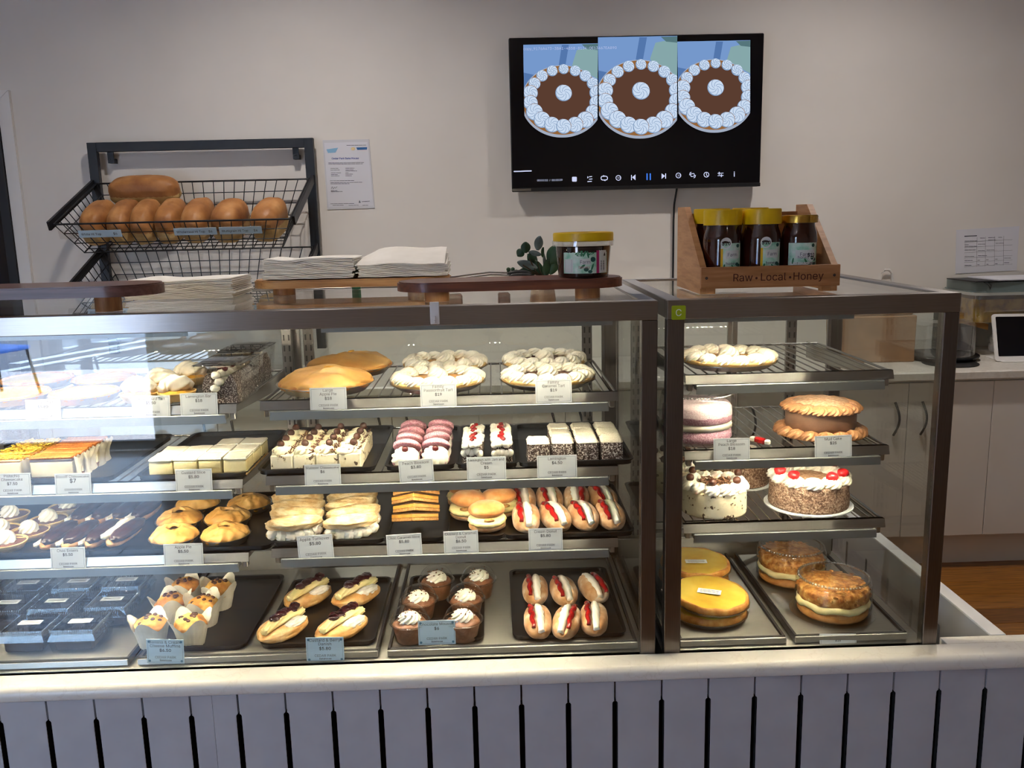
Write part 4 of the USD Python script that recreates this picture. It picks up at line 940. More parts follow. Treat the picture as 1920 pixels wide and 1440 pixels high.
for r, (y, pxs, rzs) in enumerate(((2.003, (986, 1040, 1093, 1143), (2, 14, 10, 6)), (2.140, (980, 1030, 1080, 1128), (4, 5, -4, 12)))):
    for c in range(4):
        (KB if (r, c) == (1, 2) else KA).put(T(*at(pxs[c], y, M3 + tr), rz=rzs[c], rx=4), 'finger bun with cream and jam, %s in the %s, wire shelf' % (col(4)[c], rowname(2)[r]), 'cream buns on the wire shelf')
# cabinet floor, long cabinet
K = Kind(clamshell, 2)
cl = [((45, 1178), 'front row, left'), ((138, 1177), 'front row, right'), ((9, 1135), 'middle row, left'), ((97, 1134), 'middle row, centre'), ((198, 1135), 'middle row, right'), ((50, 1094), 'back row, left'), ((147, 1089), 'back row, centre'), ((232, 1092), 'back row, right')]
for (a, b_), w in cl:
    p = PZ(a, b_, ZB + .057); K.put(T(p[0], {'f': 1.968, 'm': 2.090, 'b': 2.212}[w[0]], ZB), 'clear hinged box of dark brownies with a white sticker, ' + w, 'clear boxes of brownies')
K = Kind(muffin, 3)
for a, b_, w in ((283, 1172, 'front row, left'), (357, 1170, 'front row, right'), (320, 1130, 'middle row, left'), (382, 1134, 'middle row, right'), (348, 1100, 'back row, left'), (410, 1104, 'back row, right')):
    p = PZ(a, b_, ZB + .052); K.put(T(p[0], p[1], ZB + tr, rz=rnd.uniform(0, 360)), 'golden choc chip muffin in a paper wrap, ' + w, 'paper wrapped muffins')
K = Kind(danish, 2)
for a, b_, rz, w in ((530, 1172, -30, 'front left'), (641, 1170, -36, 'front right'), (577, 1112, -34, 'back left'), (668, 1110, -38, 'back right')):
    p = PZ(a, b_, ZB + .03); K.put(T(p[0], p[1], ZB + tr, rz=rz), 'oval pastry with yellow custard and dark berries, ' + w, 'berry danishes')
K = Kind(mousse_cup, 2)
for a, b_, w in ((768, 1166, 'front row, left'), (868, 1163, 'front row, right'), (786, 1126, 'middle row, left'), (874, 1124, 'middle row, right'), (818, 1089, 'back row, left'), (897, 1087, 'back row, right')):
    p = PZ(a, b_, ZB + .046); K.put(T(p[0], p[1], ZB + tr, rz=rnd.uniform(0, 360)), 'chocolate mousse cup under a clear dome, ' + w, 'chocolate mousse cups')
for a, b_, rz, w, kk in ((1008, 1163, 2, 'front left', KA), (1062, 1164, -14, 'front middle', KB), (1113, 1158, -4, 'front right', KA), (1003, 1104, 0, 'back left', KA), (1056, 1106, 8, 'back middle', KA), (1112, 1101, 14, 'back right', KB)):
    p = PZ(a, b_, ZB + .03); kk.put(T(p[0], p[1], ZB + tr, rz=rz, rx=3), 'sugared finger bun with cream and red jam, %s on the cabinet floor' % w, 'cream buns on the cabinet floor')
# cake cabinet
KP.put(T(*at(1366, 2.037, R1), rz=200), 'cream covered amber tart alone on the top shelf of the cake cabinet')
Kind(blossom_cake).put(T(.479, 2.035, R2, s=.93), 'large pale pink sponge cake under a clear ribbed dome')
Kind(mud_cake).put(T(*at(1537, 2.050, R2)), 'brown mud cake edged with piped chocolate cream')
K = Kind(ball_cake)
K.put(T(*at(1338, 2.018, R3), rz=12), 'white cream cake with chocolate balls and flakes, the front one', 'chocolate ball cream cakes')
K.put(T(.468, 2.215, R3, rz=50), 'white cream cake with chocolate balls and flakes, the back one', 'chocolate ball cream cakes')
Kind(shaved_cake(False)).put(T(.640, 2.236, R3), 'cake coated in chocolate shavings, behind the strawberry cake')
Kind(shaved_cake(True)).put(T(*at(1515, 2.040, R3), rz=20, s=(1.11, 1.11, 1.0)), 'tall cake coated in chocolate shavings with strawberries on cream')
K = Kind(custard_tart, 2)
for x, y, w in ((.508, 2.005, 'front'), (.517, 2.205, 'back')):
    K.put(T(x, y, ZB), 'yellow egg custard tart at the bottom of the %s stack' % w, 'egg custard tarts')
    K.put(T(x + .004, y + .002, ZB + .0325, rz=30, rx=(5 if w == 'front' else 2)), 'yellow egg custard tart on top of the %s stack' % w, 'egg custard tarts')
for x, y, rz, w in ((.508, 1.998, -22, 'front'), (.520, 2.19, -5, 'back')):
    t = thing('sticker', 'white paper sticker on the top %s custard tart' % w, 'sticker', T(x, y, ZB + .0645 + (.0015 if w == 'front' else .0008), rz=rz, rx=(5 if w == 'front' else 2)))
    part(t, 'paper', box(0, 0, .0006, .056, .022, .0008), m_card, False); part(t, 'print', join([box(0, yy, .00105, .044, .0012, .0001) for yy in (-.005, 0, .005)]), m_ink, False)
K = Kind(bee_sting, 2)
K.put(T(*at(1560, 2.005, ZB)), 'almond topped cream layer cake under a clear dome, the front one', 'almond cakes under domes')
K.put(T(*at(1482, 2.212, ZB), rz=90), 'almond topped cream layer cake under a clear dome, the back one', 'almond cakes under domes')
p = at(1425, 1.965, R2)
t = thing('wrapped_sweet', 'red and white wrapped sweet between the pink cake and the mud cake', 'sweet', T(*p, rz=-55))
part(t, 'red_wrap', box(0, 0, .008, .030, .014, .015, .004), m_jam, 30); part(t, 'white_end', join(box(-.021, 0, .008, .012, .013, .012, .003), box(.021, 0, .008, .012, .013, .012, .003)), m_icing, 30)
# ------------------------------------------------------------------ price cards
def price_card(x0, y0, x1, y1, lines, price, food, y=1.9125, tilt=0, blue=False, big=False, rx=-6, name='price_card'):
    a, b = PY(x0, (y0 + y1) / 2, y), PY(x1, (y0 + y1) / 2, y); c, d = PY((x0 + x1) / 2, y0, y), PY((x0 + x1) / 2, y1, y)
    w, h = abs(b[0] - a[0]), abs(c[2] - d[2]); ctr = (a + b + c + d) / 4
    t = thing('price_card', ('pale blue' if blue else 'white') + ' price card for ' + food, 'price card', T(ctr[0], y, ctr[2], rz=0) @ T(ry=tilt) @ T(rx=rx))
    M = FRONT
    part(t, 'card', xf(box(0, 0, -.0004, w, h, .0008), M), m_cardblue if blue else m_card, False)
    o = rrect(w - .006, h - .006, .0005); part(t, 'border', xf(extr(o.difference(o.buffer(-.0005)), .0001), M), m_inkline, False)
    hh = h / 8.6; out = []; yy = h / 2 - h * .17 - (0 if len(lines) > 1 else h * .03)
    for s in lines:
        k = min(1, (w * .90) / max(1e-6, np.ptp(text(s, hh)[0][:, 0]))); out.append(xf(text(s, hh * k, .00012), T(0, yy, 0))); yy -= h * .155
    yy -= h * .03; out.append(xf(text(price, hh * (1.5 if big else 1.0), .00012, True), T(0, yy - (.002 if big else 0), 0)))
    part(t, 'lettering', xf(join(out), M), m_ink, False)
    part(t, 'shop_name', xf(join(xf(text('CEDAR PARK', hh * .82, .00012), T(0, -h * .29, 0)), xf(text('Bakehouse', hh * .55, .00012, True), T(0, -h * .40, 0))), M), m_ink, False)
    if blue: part(t, 'printed_dots', xf(join([xf(extr(sg.Point(0, 0).buffer(.0028, 5), .00012), T(sx * (w / 2 - .006), sy * (h / 2 - .006), 0)) for sx, sy in ((-1, -1), (1, -1), (-1, 1), (1, 1))]), M), m_bluedot, False)
    return t
price_card(48, 749, 114, 791, ['Custard Tart'], '$5.80', 'the flat yellow custard tarts')
price_card(247, 742, 319, 783, ['Lemon Curd Tart'], '$5.50', 'the lemon tarts', tilt=1)
price_card(338, 737, 408, 780, ['Lamington Bar'], '$18', 'the boxed coconut bars')
price_card(581, 727, 650, 771, ['Large', 'Apple Pie'], '$18', 'the large apple pies')
price_card(788, 720, 856, 763, ['Family', 'Passionfruit Tart'], '$19', 'the passionfruit tarts')
price_card(1004, 712, 1072, 755, ['Family', 'Caramel Tart'], '$19', 'the large caramel tarts')
price_card(-12, 888, 58, 930, ['Pistachio', 'Cheesecake'], '$7.50', 'the pistachio cheesecake')
price_card(103, 888, 171, 928, ['Biscoff Cheesecake'], '$7', 'the orange-brown crumb cheesecake', big=True)
price_card(329, 880, 398, 923, ['Custard Slice'], '$5.80', 'the custard slices')
price_card(571, 871, 639, 912, ['Malteser Cheesecake'], '$6', 'the chocolate ball cheesecake')
price_card(748, 862, 813, 904, ['Peach Blossom'], '$3.80', 'the small pink sponge cakes', tilt=-3)
price_card(875, 857, 949, 900, ['Lamington with Jam and', 'Cream'], '$5', 'the cream topped lamingtons')
price_card(1007, 854, 1082, 896, ['Lamington'], '$4.50', 'the plain lamingtons')
price_card(95, 1027, 160, 1067, ['Choc Eclairs'], '$5.50', 'the chocolate eclairs')
price_card(307, 1020, 381, 1062, ['Apple Pie'], '$5.50', 'the small apple pies')
price_card(558, 1004, 625, 1050, ['Apple Turnover'], '$5.80', 'the apple turnovers', tilt=-3)
price_card(725, 1002, 791, 1043, ['Choc Caramel Slice'], '$5.80', 'the caramel slices', tilt=-2)
price_card(832, 996, 897, 1037, ['Custard & Caramel', 'Donut'], '$6.50', 'the round custard buns', tilt=-1)
price_card(991, 991, 1055, 1032, ['Cream Donut'], '$5.80', 'the cream buns on the wire shelf')
price_card(275, 1199, 345, 1244, ['Banana & Cream', 'Cheese Muffins'], '$6.50', 'the muffins', y=1.8675, tilt=3, blue=True, rx=0)
price_card(574, 1195, 645, 1241, ['Custard & Berry', 'Danish'], '$5.80', 'the berry danishes', y=1.8675, tilt=1, blue=True, rx=0)
price_card(784, 1164, 854, 1208, ['Chocolate Mousse'], '$6', 'the mousse cups', y=1.893, tilt=0, blue=True, rx=-4)
price_card(1338, 822, 1406, 864, ['Large', 'Peach Blossom'], '$18', 'the large pink cake in the cake cabinet')
price_card(1528, 817, 1597, 859, ['Mud Cake'], '$25', 'the mud cake', tilt=-1)
price_card(1537, 1190, 1606, 1224, ['Bee Sting'], '$16', 'the almond topped cakes', y=1.8675, tilt=2, rx=-18)
# ------------------------------------------------------------------ drawing flat print on real planes
def flatpx(poly, y, th=.0004):
    """a drawing measured in photo pixels laid on the plane at depth y as a thin print"""
    v, f = extr(poly, 1.0); out = np.array([PY(a, b, y) for a, b in v[:, :2]])
    out[:, 1] -= v[:, 2] * th
    return out, f
def textpx(s, hpx, px, py, y, slope=0.0, bold=False, th=.0004, center=False):
    v, f = text(s, hpx, 1.0, bold, center)
    q = np.array([PY(px + a, py - b + slope * a, y) for a, b in v[:, :2]]); q[:, 1] -= v[:, 2] * th
    return q, f
def Pg(*p): return sg.Polygon(p)
def ellipse(cx, cy, rx, ry, n=20): return sa.scale(sg.Point(cx, cy).buffer(1, n), rx, ry)
def stroke(pts, w): return sg.LineString(pts).buffer(w / 2, 3)

# ------------------------------------------------------------------ screen on the wall
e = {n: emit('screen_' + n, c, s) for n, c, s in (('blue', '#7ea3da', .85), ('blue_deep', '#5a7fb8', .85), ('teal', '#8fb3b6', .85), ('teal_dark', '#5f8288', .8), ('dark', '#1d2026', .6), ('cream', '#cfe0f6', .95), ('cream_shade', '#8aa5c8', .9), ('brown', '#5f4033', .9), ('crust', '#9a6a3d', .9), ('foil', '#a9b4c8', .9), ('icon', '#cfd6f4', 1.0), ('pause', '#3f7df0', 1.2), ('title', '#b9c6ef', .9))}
m_screen = mk('screen_glass', '#06070c', .09, spec=.5)
m_bezel = mk('screen_bezel', '#18191d', .4)
tv = thing('television', 'black flat television on the wall showing three pictures of a cream pie', 'television', T(0, 0, 0))
yt = 4.02
cor = [PY(954, 70, yt), PY(1434, 62, yt), PY(1425, 348, yt), PY(960, 362, yt)]
tx0, tx1, tz0, tz1 = .1015, 1.2165, 1.634, 2.287
part(tv, 'body', bx(tx0, tx1, yt + .004, yt + .045, tz0, tz1, .004), m_bezel, 30)
part(tv, 'screen', bx(tx0 + .004, tx1 - .004, yt, yt + .004, tz0 + .018, tz1 - .004), m_screen, False)
part(tv, 'lower_bezel', bx(tx0, tx1, yt - .003, yt + .006, tz0, tz0 + .016, .002), m_bezel, 30)
part(tv, 'badge', bx(tx0, tx0 + .085, yt - .004, yt - .0028, tz0 + .003, tz0 + .013), m_lip, False)
part(tv, 'wall_bracket', bx(.35, .95, yt + .045, YW - .001, 1.80, 2.12), m_black, False)
ys = yt - .0004
for (x0, x1, top, cx, cy, rx, ry, kx, sl) in ((981, 1121, 84, 1054, 188, 77, 68, .93, -.02), (1121, 1270, 70, 1199, 184, 83, 74, 1.0, -.02), (1270, 1407, 78, 1339, 178, 76, 69, .93, -.02)):
    fr = Pg((x0, top), (x1, top + sl * (x1 - x0)), (x1 - 1, 268), (x0 + 3, 268))
    pic = part(tv, 'picture', flatpx(fr.intersection(Pg((x0 - 5, top - 9), (x1 + 5, top - 9), (x1 + 5, cy), (x0 - 5, cy))), ys), e['blue'], False)
    bits = {
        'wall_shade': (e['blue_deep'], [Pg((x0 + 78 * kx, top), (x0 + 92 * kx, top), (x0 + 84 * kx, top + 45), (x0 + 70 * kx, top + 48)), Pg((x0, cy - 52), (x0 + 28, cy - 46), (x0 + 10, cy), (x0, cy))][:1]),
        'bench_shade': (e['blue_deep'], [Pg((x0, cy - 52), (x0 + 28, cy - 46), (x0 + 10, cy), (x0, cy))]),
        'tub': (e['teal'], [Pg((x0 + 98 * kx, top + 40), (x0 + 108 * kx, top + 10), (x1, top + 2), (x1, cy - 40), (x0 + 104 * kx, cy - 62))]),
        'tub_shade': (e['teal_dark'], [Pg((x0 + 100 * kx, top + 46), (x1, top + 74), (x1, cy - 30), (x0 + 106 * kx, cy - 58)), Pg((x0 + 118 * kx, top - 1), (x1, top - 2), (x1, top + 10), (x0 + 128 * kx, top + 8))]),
        'pie_foil': (e['foil'], [ellipse(cx, cy + 2, rx, ry)]),
        'pie_crust': (e['crust'], [ellipse(cx, cy, rx - 2.5, ry - 3.5)]),
        'filling': (e['brown'], [ellipse(cx + 6, cy - 4, rx * .76, ry * .72)])}
    lay = 0
    ros = []
    for i in range(18):
        a = 2 * pi * (i + .5) / 18; r = (9.5 if sin(a) < -.3 else 14.5 if sin(a) > .5 else 12) * kx + 2 * abs(cos(a))
        ros.append(((cx + 3 + rx * .82 * cos(a), cy - 5 + ry * .79 * sin(a)), r))
    ros = sorted(ros, key=lambda q: q[0][1]) + [((cx + 3, cy - 14), 16.0 * kx)]
    cream, shade = sg.Polygon(), sg.Polygon()
    for j, (q, r) in enumerate(ros):
        disc = ellipse(q[0], q[1], r + .9, r + .9, 8)
        ed = unary_union([disc.difference(ellipse(q[0] + .7, q[1] - .9, r, r, 8))] + [stroke([(q[0] + r * t * cos(b + 1.7 * t), q[1] + r * t * sin(b + 1.7 * t)) for t in np.linspace(.2, .95, 6)], .85) for b in np.arange(7) * 2 * pi / 7])
        cream = cream.difference(disc).union(ellipse(q[0], q[1], r, r, 8)); shade = shade.difference(disc).union(ed)
    bits['cream'] = (e['cream'], [cream]); bits['cream_swirls'] = (e['cream_shade'], [shade])
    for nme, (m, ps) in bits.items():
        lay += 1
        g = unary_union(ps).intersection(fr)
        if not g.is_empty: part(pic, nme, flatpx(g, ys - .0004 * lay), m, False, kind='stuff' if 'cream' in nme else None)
part(tv, 'title_text', textpx('copy_9176A473-3BA1-4558-8134-0E13467EA890', 4.9, 981, 94, ys - .004, -.012), e['title'], False)
ui = [stroke([(964, 321.5), (996, 320.5)], 2), rrect(9, 9, 1.5), ]
ic = [stroke([(964, 321.5), (996, 320.5)], 2.2), sa.translate(rrect(9, 9, 1.5), 1077, 336)]
ic += [stroke([(1102, 340.5), (1109, 340)], 1.6), stroke([(1105, 336), (1110, 335.5)], 1.6), stroke([(1105, 331.5), (1109.5, 331)], 1.6), Pg((1101, 330), (1104, 332.5), (1101, 335))]
lp = sa.translate(rrect(12, 7, 3.4), 1133, 334); ic += [lp.buffer(.9).difference(lp.buffer(-.7)), Pg((1131, 328), (1134, 330), (1131, 332)), Pg((1135, 336), (1132, 338), (1135, 340))]
for cx, cy in ((1159.5, 333.5), (1272, 329), (1324.5, 327.5)):
    c0 = sg.Point(cx, cy).buffer(5.2, 8); ic.append(c0.difference(sg.Point(cx, cy).buffer(3.9, 8)))
ic += [stroke([(1324.5, 324.5), (1324.5, 328), (1326.5, 330)], 1.2)]
ic += [sg.box(1183, 328, 1184.8, 338), Pg((1191.5, 327), (1191.5, 338), (1185, 332.5)), Pg((1240.5, 325), (1240.5, 335.5), (1247, 330)), sg.box(1247, 325, 1249, 335)]
rc = sa.rotate(sa.translate(rrect(6.5, 5, 1.2), 1298.5, 328.2), -10); ic += [rc.buffer(.7).difference(rc.buffer(-.6)), stroke([(1293, 328), (1294, 324), (1296, 323)], 1.3), stroke([(1304, 328.5), (1303, 332.5), (1301, 333.5)], 1.3)]
ic += [stroke([(1346, 325), (1356, 324.5)], 1.3), stroke([(1346, 329.5), (1356, 329)], 1.3), stroke([(1348.5, 322.8), (1348.5, 327)], 1.6), stroke([(1352.5, 327.2), (1352.5, 331.5)], 1.6)]
part(tv, 'control_icons', flatpx(unary_union(ic), ys), e['icon'], False)
part(tv, 'pause_icon', flatpx(unary_union([sg.box(1212, 325, 1214.2, 337.5), sg.box(1218, 325, 1220.2, 337.5)]), ys), e['pause'], False)
part(tv, 'control_text', join(textpx('00:00:02  /  00:00:39', 3.4, 1007, 340, ys, -.02), textpx('10', 3.4, 1157, 335, ys), textpx('10', 3.4, 1270, 330.6, ys), textpx('i', 9, 1375, 331, ys, 0, True)), e['icon'], False)
a = PY(1270, 352, 4.07); b = PY(1264, 392, 4.08)
solo('television_cable', tube([(a[0], 4.06, a[2] + .03), (a[0] - .004, 4.075, a[2] - .02), (b[0] + .001, 4.085, b[2] + .02), (b[0], 4.09, b[2] - .05), (b[0], 4.09, .87)], .0045, 8), m_gasket, 'thin black cable hanging below the television', 'cable', True)

# ------------------------------------------------------------------ papers on the wall
m_sheet = mk('office_paper', '#dcdce4', .45); m_blue1 = mk('print_light_blue', '#86b6d8', .5); m_blue2 = mk('print_blue', '#2d66a3', .5); m_titleb = mk('print_title_blue', '#3a4fa0', .5); m_yel = mk('print_yellow', '#e7cf9a', .5); m_grey = mk('print_grey', '#6b6c76', .6); m_sleeve = mk('sleeve_plastic', '#d6d6dc', .15, spec=.7)
ct = thing('certificate', 'printed certificate in a plastic sleeve beside the bread rack', 'certificate', T(0, 0, 0))
yc = YW - .004
part(ct, 'sleeve', flatpx(Pg((605, 263), (692, 261), (703, 390), (614, 393)), YW - .0005, .003), m_sleeve, False)
part(ct, 'paper', flatpx(Pg((608, 268), (689, 266), (700, 386), (616, 389)), yc, .0003), m_sheet, False)
yc -= .0004
part(ct, 'light_blue_mark', flatpx(Pg((612, 280), (634, 277), (629, 286), (615, 287)), yc), m_blue1, False)
part(ct, 'blue_mark', flatpx(Pg((668, 276.5), (688.5, 276), (688, 280.5), (670, 281)), yc), m_blue2, False)
part(ct, 'yellow_mark', flatpx(ellipse(662, 279, 4, 3), yc), m_yel, False)
part(ct, 'heading', textpx('Cedar Park Bake House', 3.35, 621.5, 299, yc, -.015, True), m_titleb, False)
ln = []
def para(x0, x1, y, w=1.1):
    x = x0
    while x < x1 - 1:
        L = rnd.uniform(4, 9); ln.append(stroke([(x, y - .012 * (x - x0)), (min(x1, x + L), y - .012 * (min(x1, x + L) - x0))], w)); x += L + 1.2
for x0, x1, y in ((616, 682, 305.5), (616, 680, 307.8), (620, 634, 316), (620, 636.5, 319), (621, 639, 324.3), (621, 633, 327.5), (621, 636, 330), (648, 664, 315.5), (648, 663, 318.5), (648, 669, 320.8), (648, 653, 324), (648, 662, 326.7), (648, 659, 329.7), (619, 665, 339), (620, 680, 342.5), (620, 655, 344.8), (621, 632, 357.5), (621, 642, 359.3), (620, 665, 382), (624, 644, 385), (654, 672, 385), (680, 691, 385), (650, 688, 272.5)): para(x0, x1, y, .9)
ln += [stroke([(621, 354), (623, 350), (625, 354.5), (627, 351), (629, 353), (632, 350)], .7), Pg((672.5, 380), (674, 375), (676, 379), (676, 380.5)), stroke([(679, 378), (693, 377)], 1)]
part(ct, 'print', flatpx(unary_union(ln), yc), m_grey, False)
pl = thing('price_list_sheet', 'white printed table taped to the wall above the benchtop', 'paper', T(0, 0, 0))
part(pl, 'paper', flatpx(Pg((1793, 431), (1911, 424), (1906, 507), (1791, 513.5)), YW - .0005, .0015), m_sheet, False)
ln = [stroke([(1809, 443), (1831, 442)], 2)]
for x0, x1, y in ((1838, 1846, 446.5), (1853, 1865, 445.5), (1872, 1880, 445), (1809, 1832, 452), (1809, 1816, 459), (1809, 1831, 462), (1809, 1829, 469), (1809, 1826, 481), (1809, 1823, 488.5), (1809, 1821, 497.5), (1834, 1848, 458), (1834, 1846, 470), (1850, 1864, 469), (1834, 1850, 479.5), (1833, 1837, 488), (1849, 1853, 487), (1866, 1870, 486), (1883, 1895, 484), (1833, 1836, 496.5), (1850, 1853, 495.5), (1866, 1870, 494.5), (1883, 1892, 492.5), (1867, 1882, 456), (1853, 1866, 450)): para(x0, x1, y, .9)
part(pl, 'print', flatpx(unary_union(ln), YW - .0022), m_grey, False)
part(pl, 'table_lines', flatpx(unary_union([stroke([(1808, y), (1898, y - 5)], .35) for y in (454, 464, 474, 484, 492, 500)] + [stroke([(x, 446 - .05 * (x - 1808)), (x - 1, 501 - .05 * (x - 1808))], .35) for x in (1832, 1848, 1865, 1882)]), YW - .0022), m_grey, False)
solo('white_cable', tube([PY(1651, 527, YW - .008), PY(1654, 513, YW - .02), PY(1660, 506, YW - .022), PY(1667, 506, YW - .02), PY(1672, 512, YW - .012), PY(1673, 527, YW - .008)], .006, 8), m_trim, 'short loop of white cable against the wall behind the cake cabinet', 'cable', True)

# ------------------------------------------------------------------ bread rack
rk = thing('bread_rack', 'black steel wall rack holding two tilted wire baskets', 'rack', T(0, 0, 0))
for x in (-1.742, -.792): part(rk, 'frame_post', bx(x - .020, x + .020, 4.035, 4.062, .95, 1.888, .001), m_black, False)
part(rk, 'frame_rail', bx(-1.722, -.812, 4.035, 4.062, 1.848, 1.888, .001), m_black, False)
for x in (-1.673, -.856): part(rk, 'wall_tab', join(bx(x - .013, x + .013, 4.058, 4.066, 1.800, 1.848), xf(lathe([(.001, 0), (.004, 0), (.004, .002), (.001, .0025)], 10), T(x, 4.058, 1.816, rx=90)), bx(x - .013, x + .013, 4.066, YW - .001, 1.80, 1.82)), m_black, False)
for z in (1.0, 1.6): part(rk, 'wall_spacer', join(*[bx(x - .01, x + .01, 4.062, YW - .001, z, z + .03) for x in (-1.742, -.792)]), m_black, False)
tt, nn_ = np.array([0, .9255, .3788]), np.array([0, -.3788, .9255])
def bk(x, d, h, dz=0): return np.array([0, 3.600, 1.537 + dz]) - .150 * nn_ + d * tt + h * nn_ + np.array([x, 0, 0])
def basket(dz, strip):
    b = part(rk, 'basket', join([rod(bk(p[0], p[1], .15, dz), bk(q[0], q[1], .15, dz), .0038, 8) for p, q in (((-1.735, 0), (-.800, 0)), ((-.800, 0), (-.800, .46)), ((-.800, .46), (-1.735, .46)), ((-1.735, .46), (-1.735, 0)))]), m_black, 40, 'tilted black wire basket')
    w = []
    r = .0021; X0, X1, x0, x1, D1, d0, d1 = -1.735, -.800, -1.675, -.862, .46, .052, .41
    for s in np.linspace(0, 1, 21):
        a, c = X0 + (X1 - X0) * s, x0 + (x1 - x0) * s
        w += [tube([bk(a, 0, .15, dz), bk(c, d0, .006, dz), bk(c, d0 + .012, 0, dz), bk(c, d1 - .012, 0, dz), bk(c, d1, .006, dz), bk(a, D1, .15, dz)], r, 5)]
    for s in np.linspace(0, 1, 11)[1:-1]:
        a, c = D1 * s, d0 + (d1 - d0) * s
        w += [tube([bk(X0, a, .15, dz), bk(x0, c, .004, dz), bk(x1, c, .004, dz), bk(X1, a, .15, dz)], r, 5)]
    for h in (.0, .05, .10):
        k = h / .15; a0, a1, b0, b1 = x0 + (X0 - x0) * k, x1 + (X1 - x1) * k, d0 * (1 - k), d1 + (D1 - d1) * k
        w += [rod(bk(p[0], p[1], h + .003, dz), bk(q[0], q[1], h + .003, dz), r, 5) for p, q in (((a0, b0), (a1, b0)), ((a1, b0), (a1, b1)), ((a1, b1), (a0, b1)), ((a0, b1), (a0, b0)))]
    part(b, 'wires', join(w), m_black, 40, kind='stuff')
    for x in (-1.752, -.783):
        v = np.array([bk(x + sx, d, h, dz) for sx in (-.005, .005) for d in (-.008, .472) for h in (.128, .164)])
        part(b, 'side_arm', hull(v), m_black, False)
    return b
b1 = basket(0, True); basket(-.298, False)
part(b1, 'price_strip', hull([bk(x, d, h) for x in (-1.725, -.88) for d in (-.004, -.0025) for h in (.088, .128)]), m_clear2, False)
for px, tx in ((187, 'White Hi Top'), (366, 'Wholemeal Hi Top'), (451, 'Multigrain Hi Top')):
    c = PY(px, 431, 3.61); x = c[0]
    g = part(b1, 'price_tag', hull([bk(x + sx, d, h) for sx in (-.085, .085) for d in (-.007, -.0055) for h in (.094, .124)]), m_cardblue, False, 'grey-blue price strip')
    Mt = np.eye(4); Mt[:3, 0], Mt[:3, 1], Mt[:3, 2], Mt[:3, 3] = (1, 0, 0), nn_, -tt, bk(x, -.0071, .1035)
    part(g, 'lettering', xf(join(xf(text(tx, .0095, .0004, False, False), T(-.075, 0, 0)), xf(text('$6', .0095, .0004, False, False), T(.052, 0, 0))), Mt), m_ink, False)
def loaf_mesh(W, L, H, v, domes=1):
    vv, f = ball((0, 0, 0), (1, 1, 1), 4, .045, 2.2, v, 3.2)
    x, y, z = vv.T
    s = np.clip(z, 0, 1); br = np.abs(np.sin(y * pi * domes)) if domes > 1 else 1.0
    X = x * W / 2 * (1 + .07 * s * np.exp(-((z - .25) / .25) ** 2)); Z = np.where(z > 0, z * H * .52 * (1 + .05 * br), z * H * .48) + H * .48
    return np.stack([X, y * L / 2 + L / 2, Z], 1), f
def loaf(label, v, W, L, H, M, domes=1):
    t = thing('bread_loaf', label, 'bread', M, group=None)
    m, f = loaf_mesh(W, L, H, v, domes); c = m[f].mean(1)
    up = c[:, 2] > H * (.46 + .03 * np.sin(c[:, 0] * 60 + v))
    part(t, 'crust', (m, f[up]), m_loaftop, True); part(t, 'sides', (m, f[~up]), m_loafside, True)
    return t
def lM(px, d, h=.004, yaw=0):
    x = PY(px, 470, 3.70)[0]; M = np.eye(4); M[:3, 0], M[:3, 1], M[:3, 2], M[:3, 3] = (1, 0, 0), tt, nn_, bk(x, d, h)
    return M @ T(rz=yaw)
for k, (px, W, wd) in enumerate(((174, 0.104, 'at the left end of the row'), (223, 0.100, 'second from the left'), (267, 0.097, 'third from the left'), (313, 0.100, 'in the middle of the row'), (362, 0.104, 'third from the right'), (421, .124, 'second from the right'), (494, .118, 'alone at the right end'))):
    loaf('brown high top bread loaf, ' + wd, k, W, .235 if k < 5 else .215, .150, lM(px, .066, yaw=(0, 0, 2, 0, -2, -6, -8)[k]))
M = lM(168, .385, .075); loaf('long brown bread loaf lying across the back of the basket', 9, .115, .30, .125, M @ T(rz=-90) @ T(0, 0, 0))

# ------------------------------------------------------------------ things on the cabinets
ZG = ZT - .003
m_wd = mk('dark_board_wood', [(.25, '#4b271b'), (.5, '#6b3a28'), (.75, '#80492f')], .4, 12, 6, stretch=(.5, 8, 8), coat=.15)
m_wd2 = mk('plum_board_wood', [(.25, '#4a2a26'), (.5, '#63403a'), (.75, '#7a544b')], .35, 12, 6, stretch=(.5, 8, 8), coat=.2)
m_wl = mk('acacia_board_wood', [(.2, '#7a4d26'), (.45, '#b07e48'), (.7, '#c99a62')], .45, 10, 6, stretch=(.6, 8, 8))
m_foot = mk('foot_wood', [(.25, '#6e4424'), (.5, '#94643a'), (.75, '#a97a4a')], .5, 14, 6, stretch=(6, 6, .8))
m_bag = mk('white_paper', [(.3, '#e6e1d8'), (.7, '#eeeae2')], .7, 20)
def serving_board(label, x0, x1, yc, w, ztop, feet, mat, th=.021):
    t = thing('serving_board', label, 'board', T(0, 0, 0))
    p = sg.LineString([(x0 + w / 2, yc), (x1 - w / 2, yc)]).buffer(w / 2, 14)
    q = p.buffer(-.004)
    part(t, 'top', xf(join(extr(p, th - .003), xf(extr(q, .003), T(0, 0, th - .003))), T(0, 0, ztop - th)), mat, 30)
    for fx, fy in feet: part(t, 'foot', xf(lathe([(.001, 0), (.028, 0), (.028, ztop - th - ZG), (.001, ztop - th - ZG)], 36), T(fx, fy, ZG + .0005)), m_foot, 30)
    return t
serving_board('long dark brown wooden board on two round feet, carrying the honey tub', -.217, .300, 2.035, .170, 1.3835, [(-.125, 2.0), (.215, 1.985)], m_wd)
serving_board('long plum brown wooden board at the left end of the cabinet top', -1.40, -.735, 1.985, .185, 1.398, [(-.848, 1.965), (-1.25, 1.965)], m_wd2, .024)
